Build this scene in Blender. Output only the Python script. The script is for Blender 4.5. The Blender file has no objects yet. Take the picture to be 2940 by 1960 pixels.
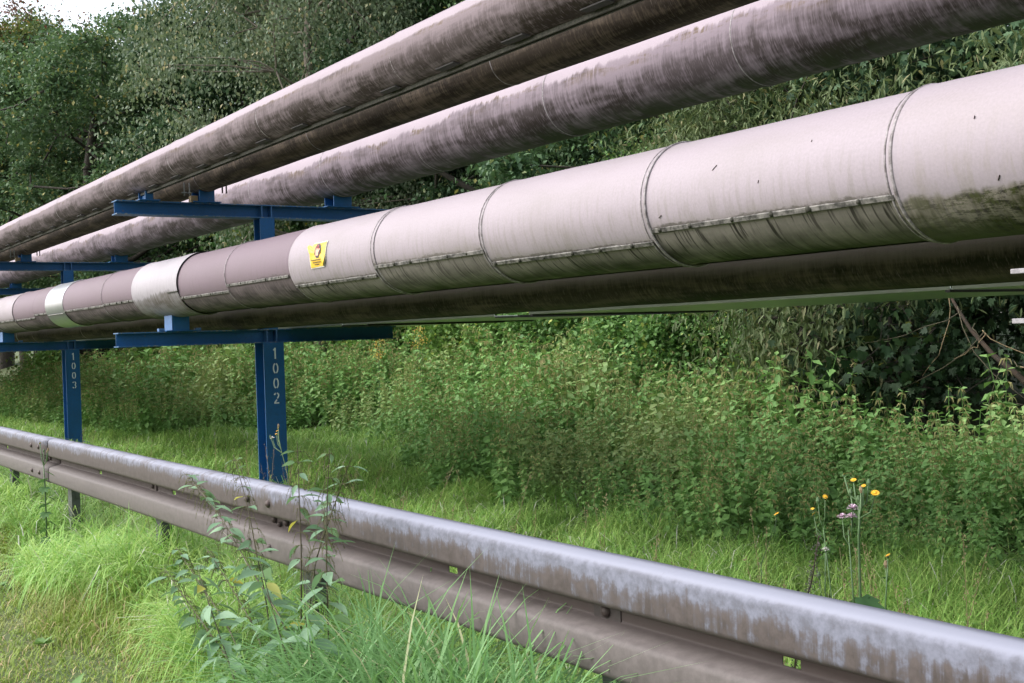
import bpy, math, random
import numpy as np
from mathutils import Vector, Matrix
random.seed(4); RNG = np.random.default_rng(7)
PI = math.pi
H0 = 1.33                      # eye height above the road side ground
col = bpy.context.scene.collection

# ------------------------------------------------------------------ helpers
def tag(o, label=None, cat=None, group=None, kind=None):
    if label: o['label'] = label
    if cat: o['category'] = cat
    if group: o['group'] = group
    if kind: o['kind'] = kind
    return o

def empty(name, loc=(0, 0, 0)):
    o = bpy.data.objects.new(name, None); col.objects.link(o); o.location = loc
    o.empty_display_size = .2
    return o

def link(name, me, parent=None, mat=None):
    o = bpy.data.objects.new(name, me); col.objects.link(o)
    if parent is not None: o.parent = parent
    if mat is not None and not me.materials: me.materials.append(mat)
    return o

class MB:
    def __init__(s): s.v = []; s.f = []; s.uv = []; s.hasuv = False
    def add(s, vs, fs, uvs=None):
        b = len(s.v); s.v += [tuple(map(float, v)) for v in vs]; s.f += [tuple(i + b for i in f) for f in fs]
        s.uv += list(uvs) if uvs is not None else [(0, 0)] * len(vs)
        if uvs is not None: s.hasuv = True
    def box(s, x0, x1, y0, y1, z0, z1):
        v = [(x0,y0,z0),(x1,y0,z0),(x1,y1,z0),(x0,y1,z0),(x0,y0,z1),(x1,y0,z1),(x1,y1,z1),(x0,y1,z1)]
        s.add(v, [(3,2,1,0),(4,5,6,7),(0,1,5,4),(1,2,6,5),(2,3,7,6),(3,0,4,7)])
    def tube(s, pts, radii, n=8, cap=True):
        pts = [Vector(p) for p in pts]; rings = []
        for i, p in enumerate(pts):
            t = (pts[min(i+1, len(pts)-1)] - pts[max(i-1, 0)]).normalized()
            a = t.cross(Vector((0, 0, 1)) if abs(t.z) < .9 else Vector((1, 0, 0))).normalized(); b = t.cross(a)
            r = radii[i] if hasattr(radii, '__len__') else radii
            rings.append([p + a * (math.cos(2*PI*k/n) * r) + b * (math.sin(2*PI*k/n) * r) for k in range(n)])
        vs = [q for r in rings for q in r]; fs = []
        for i in range(len(pts) - 1):
            for k in range(n):
                k2 = (k + 1) % n
                fs.append((i*n+k, i*n+k2, (i+1)*n+k2, (i+1)*n+k))
        if cap: fs.append(tuple(range(n))[::-1]); fs.append(tuple((len(pts)-1)*n + k for k in range(n)))
        s.add(vs, fs)
    def build(s, name, mat, parent=None, smooth=False, bevel=0, seg=2, solid=0):
        me = bpy.data.meshes.new(name); me.from_pydata(s.v, [], s.f); me.update()
        if s.hasuv:
            uvl = me.uv_layers.new(name='UVMap')
            vi = np.empty(len(me.loops), dtype=np.int32); me.loops.foreach_get('vertex_index', vi)
            uvl.data.foreach_set('uv', np.array(s.uv, dtype=np.float32)[vi].ravel())
        if smooth: me.polygons.foreach_set('use_smooth', [True] * len(me.polygons))
        o = link(name, me, parent, mat)
        if solid:
            m = o.modifiers.new('thickness', 'SOLIDIFY'); m.thickness = solid; m.offset = 0
        if bevel:
            m = o.modifiers.new('bevel', 'BEVEL'); m.width = bevel; m.segments = seg; m.limit_method = 'ANGLE'
        return o

def npmesh(name, V, sizes, idx, rnd=None, smooth=False):
    """V (n,3), sizes per face, idx flat loop vertex indices, rnd per vertex"""
    me = bpy.data.meshes.new(name)
    me.vertices.add(len(V)); me.vertices.foreach_set('co', V.astype(np.float32).ravel())
    me.loops.add(len(idx)); me.loops.foreach_set('vertex_index', idx.astype(np.int32))
    me.polygons.add(len(sizes)); st = np.zeros(len(sizes), dtype=np.int32); st[1:] = np.cumsum(sizes)[:-1]
    me.polygons.foreach_set('loop_start', st)
    try: me.polygons.foreach_set('loop_total', sizes.astype(np.int32))
    except Exception: pass
    if smooth: me.polygons.foreach_set('use_smooth', np.ones(len(sizes), dtype=bool))
    me.update(calc_edges=True)
    if rnd is not None:
        a = me.attributes.new('rnd', 'FLOAT', 'POINT'); a.data.foreach_set('value', rnd.astype(np.float32))
    return me

def scatter(tv, tf, M, P, rnd, aux=None):
    """replicate a template: returns (V, sizes, idx, rnd)"""
    tv = np.array(tv, float); n = len(P); k = len(tv)
    V = np.einsum('nij,kj->nki', M, tv) + P[:, None, :]
    sz = np.array([len(f) for f in tf]); fi = np.array([i for f in tf for i in f])
    idx = (fi[None, :] + (np.arange(n) * k)[:, None]).ravel()
    r = np.repeat(rnd, k)
    return V.reshape(-1, 3), np.tile(sz, n), idx, r

def merge(parts):
    Vs, ss, ii, rr = [], [], [], []; b = 0
    for V, s, i, r in parts:
        Vs.append(V); ss.append(s); ii.append(i + b); rr.append(r); b += len(V)
    return np.concatenate(Vs), np.concatenate(ss), np.concatenate(ii), np.concatenate(rr)

def rots(yaw, pitch, roll, scale=None):
    cy, sy = np.cos(yaw), np.sin(yaw); cp, sp = np.cos(pitch), np.sin(pitch); cr, sr = np.cos(roll), np.sin(roll)
    n = len(yaw); z = np.zeros(n); o = np.ones(n)
    Rz = np.array([[cy, -sy, z], [sy, cy, z], [z, z, o]]).transpose(2, 0, 1)
    Rx = np.array([[o, z, z], [z, cp, -sp], [z, sp, cp]]).transpose(2, 0, 1)
    Ry = np.array([[cr, z, sr], [z, o, z], [-sr, z, cr]]).transpose(2, 0, 1)
    M = Rz @ Rx @ Ry
    if scale is not None: M = M * scale[:, None, None]
    return M

# ------------------------------------------------------------------ node helpers
ALB = .80      # overall reflectance of the weathered surfaces
class NT:
    def __init__(s, name, rough=.6):
        s.m = bpy.data.materials.new(name); s.m.use_nodes = True; s.t = s.m.node_tree; s.t.nodes.clear()
        s.out = s.t.nodes.new('ShaderNodeOutputMaterial'); s.b = s.t.nodes.new('ShaderNodeBsdfPrincipled')
        s.t.links.new(s.b.outputs[0], s.out.inputs[0]); s.set('Roughness', rough)
    def n(s, t, **k):
        nd = s.t.nodes.new(t)
        for a, b in k.items(): setattr(nd, a, b)
        return nd
    def plug(s, sock, val):
        if isinstance(val, bpy.types.NodeSocket): s.t.links.new(val, sock)
        elif val is not None:
            if hasattr(sock.default_value, '__len__') and not hasattr(val, '__len__'): sock.default_value = [val] * len(sock.default_value)
            elif hasattr(sock.default_value, '__len__') and len(sock.default_value) == 4 and len(val) == 3: sock.default_value = tuple(ALB * x for x in val) + (1,)
            else: sock.default_value = val
    def set(s, name, val): s.plug(s.b.inputs[name], val)
    def math(s, op, a, b=None, c=None, clamp=False):
        nd = s.n('ShaderNodeMath', operation=op, use_clamp=clamp); s.plug(nd.inputs[0], a)
        if b is not None: s.plug(nd.inputs[1], b)
        if c is not None: s.plug(nd.inputs[2], c)
        return nd.outputs[0]
    def sm(s, v, a, b, lo=0, hi=1):   # smoothstep map
        nd = s.n('ShaderNodeMapRange', interpolation_type='SMOOTHSTEP'); s.plug(nd.inputs[0], v); s.plug(nd.inputs[1], a); s.plug(nd.inputs[2], b)
        nd.inputs[3].default_value = lo; nd.inputs[4].default_value = hi
        return nd.outputs[0]
    def mix(s, f, a, b, mode='MIX'):
        nd = s.n('ShaderNodeMix', data_type='RGBA', blend_type=mode); s.plug(nd.inputs[0], f); s.plug(nd.inputs[6], a); s.plug(nd.inputs[7], b)
        return nd.outputs[2]
    def vec(s, x, y, z=0.):
        nd = s.n('ShaderNodeCombineXYZ'); s.plug(nd.inputs[0], x); s.plug(nd.inputs[1], y); s.plug(nd.inputs[2], z); return nd.outputs[0]
    def noise(s, v, scale=1., detail=3., rough=.5):
        nd = s.n('ShaderNodeTexNoise'); s.plug(nd.inputs['Vector'], v); nd.inputs['Scale'].default_value = scale
        nd.inputs['Detail'].default_value = detail; nd.inputs['Roughness'].default_value = rough; return nd.outputs['Fac']
    def obj(s):
        return s.n('ShaderNodeTexCoord').outputs['Object']
    def sep(s, v):
        nd = s.n('ShaderNodeSeparateXYZ'); s.plug(nd.inputs[0], v); return nd.outputs
    def uv(s):
        return s.sep(s.n('ShaderNodeUVMap', uv_map='UVMap').outputs[0])
    def bump(s, h, strength=.3, dist=.01):
        nd = s.n('ShaderNodeBump'); nd.inputs['Strength'].default_value = strength; nd.inputs['Distance'].default_value = dist
        s.plug(nd.inputs['Height'], h); s.set('Normal', nd.outputs[0])
    def attr(s, name):
        return s.n('ShaderNodeAttribute', attribute_name=name).outputs['Fac']

# ------------------------------------------------------------------ materials
def pipe_material(name, clean, mid, dark, start, wob, full, sfreq=60, amount=1., ochre=0., moss=0., rough=.55, blotch=0., metal=0., faint=0., soft=7., bumps=.35, base=.50, con=6.0, lines=0., halo=0., light=.5):
    """weathered pipe cladding. UV = (metres along the pipe, degrees from the crown); start may come from the mesh"""
    t = NT(name, rough); u, v, _ = t.uv()
    so = t.attr('seam') if start is None else start
    w1 = t.noise(t.vec(t.math('MULTIPLY', u, 1.1), 3.3), 1, 2); w2 = t.noise(t.vec(t.math('MULTIPLY', u, 13), 7.7), 1, 3, .7)
    line = t.math('ADD', so, t.math('MULTIPLY', t.math('SUBTRACT', w1, .5), wob))
    line = t.math('ADD', line, t.math('MULTIPLY', t.math('SUBTRACT', w2, .5), wob * .45))
    m = t.sm(v, line, t.math('ADD', line, soft))
    # the streaks run round the pipe, thin along it; their strength breaks up down the run
    s1 = t.noise(t.vec(t.math('MULTIPLY', u, sfreq), t.math('MULTIPLY', v, .022)), 1, 3, .65)
    s2 = t.noise(t.vec(t.math('MULTIPLY', u, sfreq * .28), t.math('MULTIPLY', v, .015), 4.), 1, 3, .6)
    s3 = t.noise(t.vec(t.math('MULTIPLY', u, sfreq * 2.2), t.math('MULTIPLY', v, .06), 9.), 1, 2, .6)
    big = t.noise(t.vec(t.math('MULTIPLY', u, 1.7), t.math('MULTIPLY', v, .03), 2.), 1, 3, .6)
    st = t.math('ADD', t.math('MULTIPLY', s1, .5), t.math('ADD', t.math('MULTIPLY', s2, .3), t.math('MULTIPLY', s3, .2)))
    st = t.math('ADD', st, t.math('MULTIPLY', t.math('SUBTRACT', big, .5), .75))
    grow = t.sm(v, line, t.math('ADD', line, full))
    k = t.math('ADD', t.math('MULTIPLY', grow, base * amount), t.math('MULTIPLY', t.math('MULTIPLY', t.math('SUBTRACT', st, .47), con), t.math('ADD', .45, t.math('MULTIPLY', grow, .6))), clamp=True)
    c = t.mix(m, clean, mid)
    if faint:
        c = t.mix(t.math('MULTIPLY', t.sm(s1, .46, .66), t.math('MULTIPLY', t.sm(v, 50., 118.), faint)), c, mid)
    if ochre:
        lo = t.sm(v, line, t.math('ADD', line, 4.)); hi = t.sm(v, t.math('ADD', line, 8.), t.math('ADD', line, 24.), 1, 0)
        on = t.sm(t.noise(t.vec(t.math('MULTIPLY', u, 2.2), t.math('MULTIPLY', v, .05), 5.), 1, 3, .7), .48, .62)
        c = t.mix(t.math('MULTIPLY', t.math('MULTIPLY', lo, hi), t.math('MULTIPLY', on, t.math('MULTIPLY', t.sm(s1, .35, .6), ochre))), c, (.13, .085, .03))
    c = t.mix(t.math('MULTIPLY', m, k), c, dark)
    lt = t.sm(t.math('ADD', t.math('MULTIPLY', s3, .5), t.math('MULTIPLY', s1, .5)), .52, .66); c = t.mix(t.math('MULTIPLY', t.math('MULTIPLY', lt, light), m), c, t.mix(.45, clean, mid))
    if lines:
        l1 = t.noise(t.vec(t.math('MULTIPLY', u, 24), t.math('MULTIPLY', v, .012), 12.), 1, 2, .55); l2 = t.noise(t.vec(t.math('MULTIPLY', u, 62), t.math('MULTIPLY', v, .02), 15.), 1, 2, .5)
        ln = t.math('MAXIMUM', t.sm(l1, .60, .67), t.math('MULTIPLY', t.sm(l2, .56, .66), .8))
        c = t.mix(t.math('MULTIPLY', t.math('MULTIPLY', ln, lines), m), c, dark)
    if halo:
        hb = t.math('MULTIPLY', t.sm(v, t.math('SUBTRACT', line, 15.), t.math('SUBTRACT', line, 1.)), t.math('SUBTRACT', 1., m))
        hn = t.noise(t.vec(t.math('MULTIPLY', u, 30), t.math('MULTIPLY', v, .25), 21.), 1, 4, .7); hw = t.noise(t.vec(t.math('MULTIPLY', u, 3.), 1., 22.), 1, 2)
        thr2 = t.math('SUBTRACT', .98, t.math('MULTIPLY', hw, .62)); hk = t.sm(t.math('ADD', t.math('MULTIPLY', hb, .55), t.math('MULTIPLY', hn, .5)), t.math('SUBTRACT', thr2, .08), t.math('ADD', thr2, .06))
        c = t.mix(t.math('MULTIPLY', hk, halo), c, dark); c = t.mix(t.math('MULTIPLY', hb, .55), c, mid)
    if moss:
        g = t.math('MULTIPLY', t.sm(v, 128., 165.), t.math('MULTIPLY', t.sm(s2, .25, .6), moss)); c = t.mix(g, c, (.035, .055, .012))
    if blotch:
        bl = t.sm(t.noise(t.vec(t.math('MULTIPLY', u, 7), t.math('MULTIPLY', v, .10)), 1, 6, .78), .47, .56)
        c = t.mix(t.math('MULTIPLY', bl, t.math('MULTIPLY', blotch, t.math('MULTIPLY', m, t.sm(u, -2.7, -2.15, .45, 1)))), c, t.mix(t.sm(s3, .45, .6), (.045, .055, .008), (.012, .012, .006)))
    tone = t.noise(t.vec(t.math('MULTIPLY', u, .9), t.math('MULTIPLY', v, .012), 31.), 1, 4, .6)
    c = t.mix(t.sm(tone, .42, .7, 0, .30), c, mid)
    grain = t.noise(t.vec(t.math('MULTIPLY', u, 90), t.math('MULTIPLY', v, .4)), 1, 4, .7)
    c = t.mix(t.sm(grain, .2, .8, 0, .16), c, (.02, .018, .018), 'MIX')
    t.set('Base Color', c); t.set('Metallic', metal)
    t.set('Roughness', t.math('ADD', rough + .08, t.math('MULTIPLY', m, .2))); t.set('Specular IOR Level', .22)
    t.bump(t.math('ADD', t.math('MULTIPLY', grain, .4), t.math('MULTIPLY', st, .5)), bumps, .003)
    return t.m

M = {}
M['pipe_a'] = pipe_material('stained_pipe_cladding', (.36,.295,.335), (.225,.178,.195), (.034,.023,.017), 68., 26, 75, 36, 1.25, ochre=.7)
M['pipe_b'] = pipe_material('brown_pipe_cladding', (.26,.215,.21), (.17,.13,.10), (.028,.019,.012), 30., 12, 55, 75, 1.15, ochre=.3)
M['pipe_c'] = pipe_material('broad_pipe_cladding', (.37,.305,.35), (.245,.198,.232), (.036,.026,.023), 72., 56, 62, 40, 1.2, ochre=.85, moss=.75)
M['white'] = pipe_material('off_white_cladding', (.40,.345,.385), (.25,.225,.20), (.014,.012,.007), None, 4, 34, 30, .8, moss=.5, con=3., light=.15, lines=.95, halo=.85, faint=.42, rough=.5, soft=3., bumps=.04)
M['white_moss'] = pipe_material('off_white_cladding_mossy', (.40,.345,.385), (.30,.265,.23), (.040,.042,.010), 118., 38, 30, 26, .9, moss=.9, blotch=1., faint=.4, rough=.5, bumps=.06)
M['mauve'] = pipe_material('faded_mauve_cladding', (.215,.160,.192), (.175,.138,.145), (.028,.022,.020), None, 8, 32, 26, .95, moss=.35, faint=.5, bumps=.15, lines=.5, halo=.5)
M['bare_white'] = pipe_material('scuffed_white_band', (.43,.395,.435), (.26,.24,.25), (.10,.08,.06), 100., 50, 26, 34, .6, moss=.4, faint=.5, lines=.35, rough=.45, bumps=.04)
M['pipe_e'] = pipe_material('dark_brown_pipe', (.24,.20,.185), (.095,.078,.055), (.014,.015,.006), 70., 22, 60, 55, 1.1, moss=.5, rough=.85, soft=40.)  # paler crown tone partly paints in the sky light from the gap above
def simple(name, c, rough=.6, metal=0., var=.25, vs=8., c2=None, bump=0.):
    t = NT(name, rough); o = t.obj(); n = t.noise(o, vs, 4, .65)
    t.set('Base Color', t.mix(t.sm(n, .3, .7), c, c2 if c2 else tuple(x * (1 - var) for x in c))); t.set('Metallic', metal)
    if bump: t.bump(n, bump, .005)
    return t.m
M['shiny'] = simple('bright_sheet_metal', (.55,.56,.60), .34, .9, .1)
t = NT('blue_paint', .6); o = t.obj(); n = t.noise(o, 3, 4, .6); n2 = t.noise(o, 11, 5, .7); n3 = t.noise(o, 40, 3, .6)
c = t.mix(t.sm(n, .3, .7), (.0, .100, .310), (.0, .085, .250)); c = t.mix(t.sm(n2, .66, .70), c, (.10, .105, .12)); c = t.mix(t.sm(n3, .4, .8, 0, .35), c, (.01, .06, .13))
t.set('Base Color', c); t.bump(n3, .15, .002); M['blue'] = t.m
t = NT('blue_edge_paint', .5); o = t.obj(); n = t.noise(o, 25, 5, .75)
t.set('Base Color', t.mix(t.sm(n, .5, .62), (.012, .10, .25), (.20, .21, .20))); M['blue_edge'] = t.m
M['blue_pale'] = simple('pale_blue_paint', (.055,.17,.40), .5, 0, .3, 12)
M['stencil'] = simple('white_stencil_paint', (.75,.80,.88), .6, 0, .08, 60)
M['seam'] = simple('grimy_lap_strip', (.22,.205,.19), .6, 0, .7, 26, (.010,.009,.007), .4)
M['joint'] = simple('joint_ring_edge', (.40,.36,.38), .5, 0, .5, 30, (.12,.10,.10))
M['clip'] = simple('mossy_rivet_clip', (.07,.065,.05), .8, 0, .5, 60, (.02,.02,.012), .5)
M['steel'] = simple('galvanised_steel', (.38,.38,.37), .45, .6, .3, 40)
M['notch'] = simple('slot_shade_and_bracket', (.035,.03,.03), .8, 0, .4, 30)  # dark tone painted as shade inside the pipe slots, shared by the tray brackets
M['tray'] = simple('bare_tray_metal', (.50,.54,.48), .3, .85, .15, 3)
M['postgrey'] = simple('grey_green_post_steel', (.095,.108,.105), .7, 0, .4, 20, (.045,.052,.042))
M['plank'] = simple('weathered_grey_bar', (.36,.34,.36), .8, 0, .35, 60)
# guardrail: zinc streaked with brown dirt; object z = 0 at the top edge
t = NT('weathered_zinc', .42); x, y, z = t.sep(t.obj())
st = t.noise(t.vec(t.math('MULTIPLY', x, 44), 1., t.math('MULTIPLY', z, 3.5)), 1, 4, .65); st2 = t.noise(t.vec(t.math('MULTIPLY', x, 4.), 2., t.math('MULTIPLY', z, 2)), 1, 3, .6)
mott = t.noise(t.obj(), 30, 4, .7)
k = t.math('ADD', t.math('MULTIPLY', st, .56), t.math('MULTIPLY', st2, .44)); k = t.math('ADD', k, t.math('MULTIPLY', t.math('SUBTRACT', mott, .35), .38))
# amount of dirt down the profile, heavier away from the near end
dirt = t.math('ADD', t.sm(z, -.014, -.080, .02, .31), t.sm(z, -.10, -.15, 0, .40)); dirt = t.math('ADD', dirt, t.sm(x, -2.6, -5.2, .02, .15))
thr = t.math('SUBTRACT', .79, dirt); kk = t.sm(k, t.math('SUBTRACT', thr, .10), t.math('ADD', thr, .12))
zinc = t.mix(t.sm(mott, .3, .7), (.200, .208, .270), (.125, .127, .158)); zinc = t.mix(t.sm(z, -.003, -.014), (.27, .28, .345), zinc)
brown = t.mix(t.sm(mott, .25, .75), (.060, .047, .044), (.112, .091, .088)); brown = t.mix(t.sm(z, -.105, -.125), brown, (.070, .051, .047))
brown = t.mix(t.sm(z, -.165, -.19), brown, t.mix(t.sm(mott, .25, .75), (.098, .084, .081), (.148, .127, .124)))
t.set('Base Color', t.mix(kk, zinc, brown)); t.set('Metallic', .0); t.set('Specular IOR Level', .35); t.set('Roughness', t.sm(mott, 0, 1, .58, .8)); t.bump(mott, .12, .002); M['rail'] = t.m
M['seamplate'] = simple('brown_plate', (.055,.042,.040), .6, .2, .3, 30)
M['bolt'] = simple('rusty_bolt', (.085,.06,.055), .6, .3, .4, 60)
M['yellow_sheet'] = simple('yellow_sticker_film', (.82,.50,.004), .4, 0, .12, 30)
M['sticker_edge'] = simple('white_sticker_border', (.8,.78,.66), .5, 0, .1, 30)
M['ink'] = simple('dark_print', (.035,.012,.014), .5, 0, .1, 30)
M['hand'] = simple('salmon_print', (.80,.42,.28), .5, 0, .1, 30)
M['red'] = simple('red_print', (.50,.05,.06), .5, 0, .1, 30)

def leaf_mat(name, c1, c2, c3=None, trans=.35, rough=.55, big=0.6, c3amt=.93, patch=None):
    t = NT(name, rough); r = t.attr('rnd'); n = t.noise(t.obj(), big, 3, .6)
    c = t.mix(r, c1, c2); c = t.mix(t.sm(n, .35, .65, 0, .4), c, tuple(x * .7 for x in c1))
    if c3: c = t.mix(t.sm(r, c3amt, c3amt + .03), c, c3)
    if patch: c = t.mix(t.sm(t.noise(t.obj(), patch[1], 2, .5), .54, .68, 0, .55), c, patch[0])
    t.set('Base Color', c); t.set('Specular IOR Level', .25)
    tr = t.n('ShaderNodeBsdfTranslucent'); t.plug(tr.inputs[0], t.mix(.35, c, t.mix(1., c, (1.25, 1.25, .45), 'MULTIPLY')))
    ms = t.n('ShaderNodeMixShader'); ms.inputs[0].default_value = trans
    t.t.links.new(t.b.outputs[0], ms.inputs[1]); t.t.links.new(tr.outputs[0], ms.inputs[2]); t.t.links.new(ms.outputs[0], t.out.inputs[0])
    return t.m
L = {}
L['oak'] = leaf_mat('oak_leaves', (0.088,0.169,0.082), (0.175,0.282,0.123), (0.409,0.384,0.136), .28)
L['olive'] = leaf_mat('turning_leaves', (0.125,0.179,0.048), (0.229,0.263,0.076), (0.458,0.245,0.094), .3, c3amt=.9)
L['birch'] = leaf_mat('birch_leaves', (0.130,0.189,0.113), (0.255,0.317,0.190), (0.513,0.465,0.269), .3)
L['dark'] = leaf_mat('dark_shade_tinted_leaves', (0.066,0.132,0.071), (0.146,0.249,0.121), (0.325,0.384,0.192), .22)  # dark leaf tone, also painted shade for the deep wood and the hollow
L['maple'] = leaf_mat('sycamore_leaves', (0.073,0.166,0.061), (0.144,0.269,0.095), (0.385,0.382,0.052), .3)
L['maple_dark'] = leaf_mat('shade_tinted_sycamore_leaves', (0.021,0.052,0.022), (0.046,0.089,0.034), (0.141,0.151,0.021), .2, c3amt=.96)  # sycamore colour darkened so the shade by the hollow is painted in
L['willow'] = leaf_mat('willow_leaves', (0.112,0.166,0.068), (0.207,0.258,0.116), (0.317,0.302,0.163), .28)
L['bramble'] = leaf_mat('bramble_leaves', (0.117,0.257,0.079), (0.247,0.439,0.124), (0.572,0.634,0.179), .3)
L['bright'] = leaf_mat('bright_shrub_leaves', (0.164,0.310,0.092), (0.284,0.472,0.122), (0.478,0.545,0.104), .35)
L['red'] = leaf_mat('copper_leaves', (0.160,0.066,0.054), (0.271,0.120,0.084), None, .3)
L['nettle'] = leaf_mat('nettle_bed_leaves', (0.192,0.385,0.117), (0.363,0.614,0.187), (0.515,0.468,0.220), .22, patch=((0.510,0.569,0.249), .5), big=.9)
L['nettle_near'] = leaf_mat('nettle_leaves', (0.178,0.321,0.185), (0.301,0.466,0.292), (0.569,0.547,0.116), .32, rough=.5, c3amt=.955)
L['tassel'] = leaf_mat('nettle_tassels', (0.114,0.123,0.050), (0.183,0.179,0.078), None, .2)
L['grass'] = leaf_mat('meadow_grass_blades', (0.254,0.529,0.113), (0.564,0.750,0.229), (0.750,0.750,0.668), .30, rough=.5, big=.8, c3amt=.95)
L['verge'] = leaf_mat('verge_grass_blades', (0.229,0.357,0.058), (0.425,0.515,0.116), (0.621,0.487,0.271), .28, rough=.5, big=1.2, c3amt=.86, patch=((0.413,0.436,0.173), 1.1))
L['sedge'] = leaf_mat('long_grass_blades', (0.167,0.368,0.121), (0.334,0.576,0.237), (0.604,0.606,0.366), .4, rough=.42, c3amt=.95)
M['bark'] = simple('tree_bark', (.065,.052,.04), .9, 0, .5, 14, (.03,.026,.02), .6)
M['palebark'] = simple('pale_tree_bark', (.28,.24,.19), .85, 0, .5, 10, (.12,.10,.08), .5)
M['brownbark'] = simple('brown_branch_bark', (.055,.034,.020), .9, 0, .5, 20, (.028,.022,.015), .6)
M['drytwig'] = simple('dry_twig', (.34,.25,.14), .85, 0, .4, 20)
M['stem'] = simple('nettle_stem', (.10,.085,.045), .7, 0, .4, 20)
M['greenstem'] = simple('green_stem', (.09,.17,.06), .6, 0, .3, 20)
M['petal'] = simple('yellow_petals', (.80,.50,.01), .6, 0, .25, 60, (.75,.33,.01))
M['pink'] = simple('pale_pink_florets', (.75,.55,.68), .7, 0, .2, 80)
M['fluff'] = simple('white_seed_fluff', (.75,.72,.68), .8, 0, .15, 80)
t = NT('ground_soil_and_turf', .95); o = t.obj(); n = t.noise(o, 2.2, 5, .7); n2 = t.noise(o, 14, 4, .7)
c = t.mix(t.sm(n, .35, .65), (.055, .095, .018), (.10, .12, .035)); c = t.mix(t.sm(n2, .45, .7, 0, .6), c, (.035, .03, .018)); t.set('Base Color', c); t.bump(n2, .6, .02); M['ground'] = t.m

# ------------------------------------------------------------------ camera and light
cam = bpy.data.cameras.new('camera'); camo = bpy.data.objects.new('camera', cam); col.objects.link(camo)
yaw, pitch, roll = 5.85219366e-01, -4.75596e-3, -3.28754e-2
fw = Vector((-math.cos(yaw)*math.cos(pitch), math.sin(yaw)*math.cos(pitch), math.sin(pitch)))
rt = fw.cross(Vector((0, 0, 1))).normalized(); up = rt.cross(fw)
r2 = math.cos(roll)*rt + math.sin(roll)*up; u2 = -math.sin(roll)*rt + math.cos(roll)*up
camo.matrix_world = Matrix(((r2.x, u2.x, -fw.x, 0), (r2.y, u2.y, -fw.y, 0), (r2.z, u2.z, -fw.z, H0), (0, 0, 0, 1)))
cam.sensor_width = 36; cam.lens = 3424.19 / 2940 * 36; cam.clip_end = 2000; cam.clip_start = .05
sc = bpy.context.scene; sc.camera = camo
w = bpy.data.worlds.new('World'); sc.world = w; w.use_nodes = True; nt = w.node_tree
bg = nt.nodes['Background']; sky = nt.nodes.new('ShaderNodeTexSky'); sky.sky_type = 'NISHITA'; sky.sun_disc = False
SUN_EL, SUN_AZ = math.radians(43), math.radians(212)     # azimuth measured clockwise from +Y
sky.sun_elevation = SUN_EL; sky.sun_rotation = SUN_AZ; sky.air_density = 1.2; sky.dust_density = 3.0; sky.ozone_density = 1.0
hs = nt.nodes.new('ShaderNodeHueSaturation'); hs.inputs['Saturation'].default_value = .40; nt.links.new(sky.outputs[0], hs.inputs['Color']); nt.links.new(hs.outputs[0], bg.inputs[0]); bg.inputs[1].default_value = .15
sun = bpy.data.lights.new('sun', 'SUN'); suno = bpy.data.objects.new('sun', sun); col.objects.link(suno)
sun.energy = 1.35; sun.angle = math.radians(75); sun.color = (1, .965, .93)
sd = Vector((math.sin(SUN_AZ)*math.cos(SUN_EL), math.cos(SUN_AZ)*math.cos(SUN_EL), math.sin(SUN_EL)))
suno.rotation_euler = sd.to_track_quat('Z', 'Y').to_euler(); suno.location = (0, -5, 20)
vs = sc.view_settings; vs.view_transform = 'Standard'; vs.look = 'None'; vs.gamma = 1; vs.exposure = 1.32
try: vs.use_curve_mapping = False
except Exception: pass

# ------------------------------------------------------------------ terrain
def hgt(x, y):
    y = np.asarray(y, float); x = np.asarray(x, float)
    h = np.where(y > 2.0, -.20 * np.clip((y - 2.0) / 1.4, 0, 1), 0.)
    bank = np.clip((y - 7.2) / 6.5, 0, 1); h = h + (.55 + .8*np.clip((-8.5 - x)/4, 0, 1)) * bank * bank * (3 - 2 * bank)
    h = h + .035 * np.sin(x * 1.3 + y) + .03 * np.sin(y * 2.1 - x * .7)
    return h + .4 * np.clip((y - 14) / 30, 0, 1)
xs = np.unique(np.concatenate([np.arange(-60, 12, .4), np.linspace(-600, -60, 14), np.linspace(12, 400, 10)]))
ys = np.unique(np.concatenate([np.arange(-4, 26, .3), np.linspace(-400, -4, 10), np.linspace(26, 600, 14)]))
X, Y = np.meshgrid(xs, ys, indexing='ij'); V = np.stack([X, Y, hgt(X, Y)], -1).reshape(-1, 3)
ny = len(ys); i, j = np.meshgrid(np.arange(len(xs)-1), np.arange(ny-1), indexing='ij'); a = (i*ny + j).ravel()
idx = np.stack([a, a+ny, a+ny+1, a+1], -1).ravel()
g = link('ground', npmesh('ground', V, np.full(len(a), 4), idx, smooth=True), None, M['ground']); tag(g, kind='structure')
g['label'] = 'soil and turf under the grass and the nettles'

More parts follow.
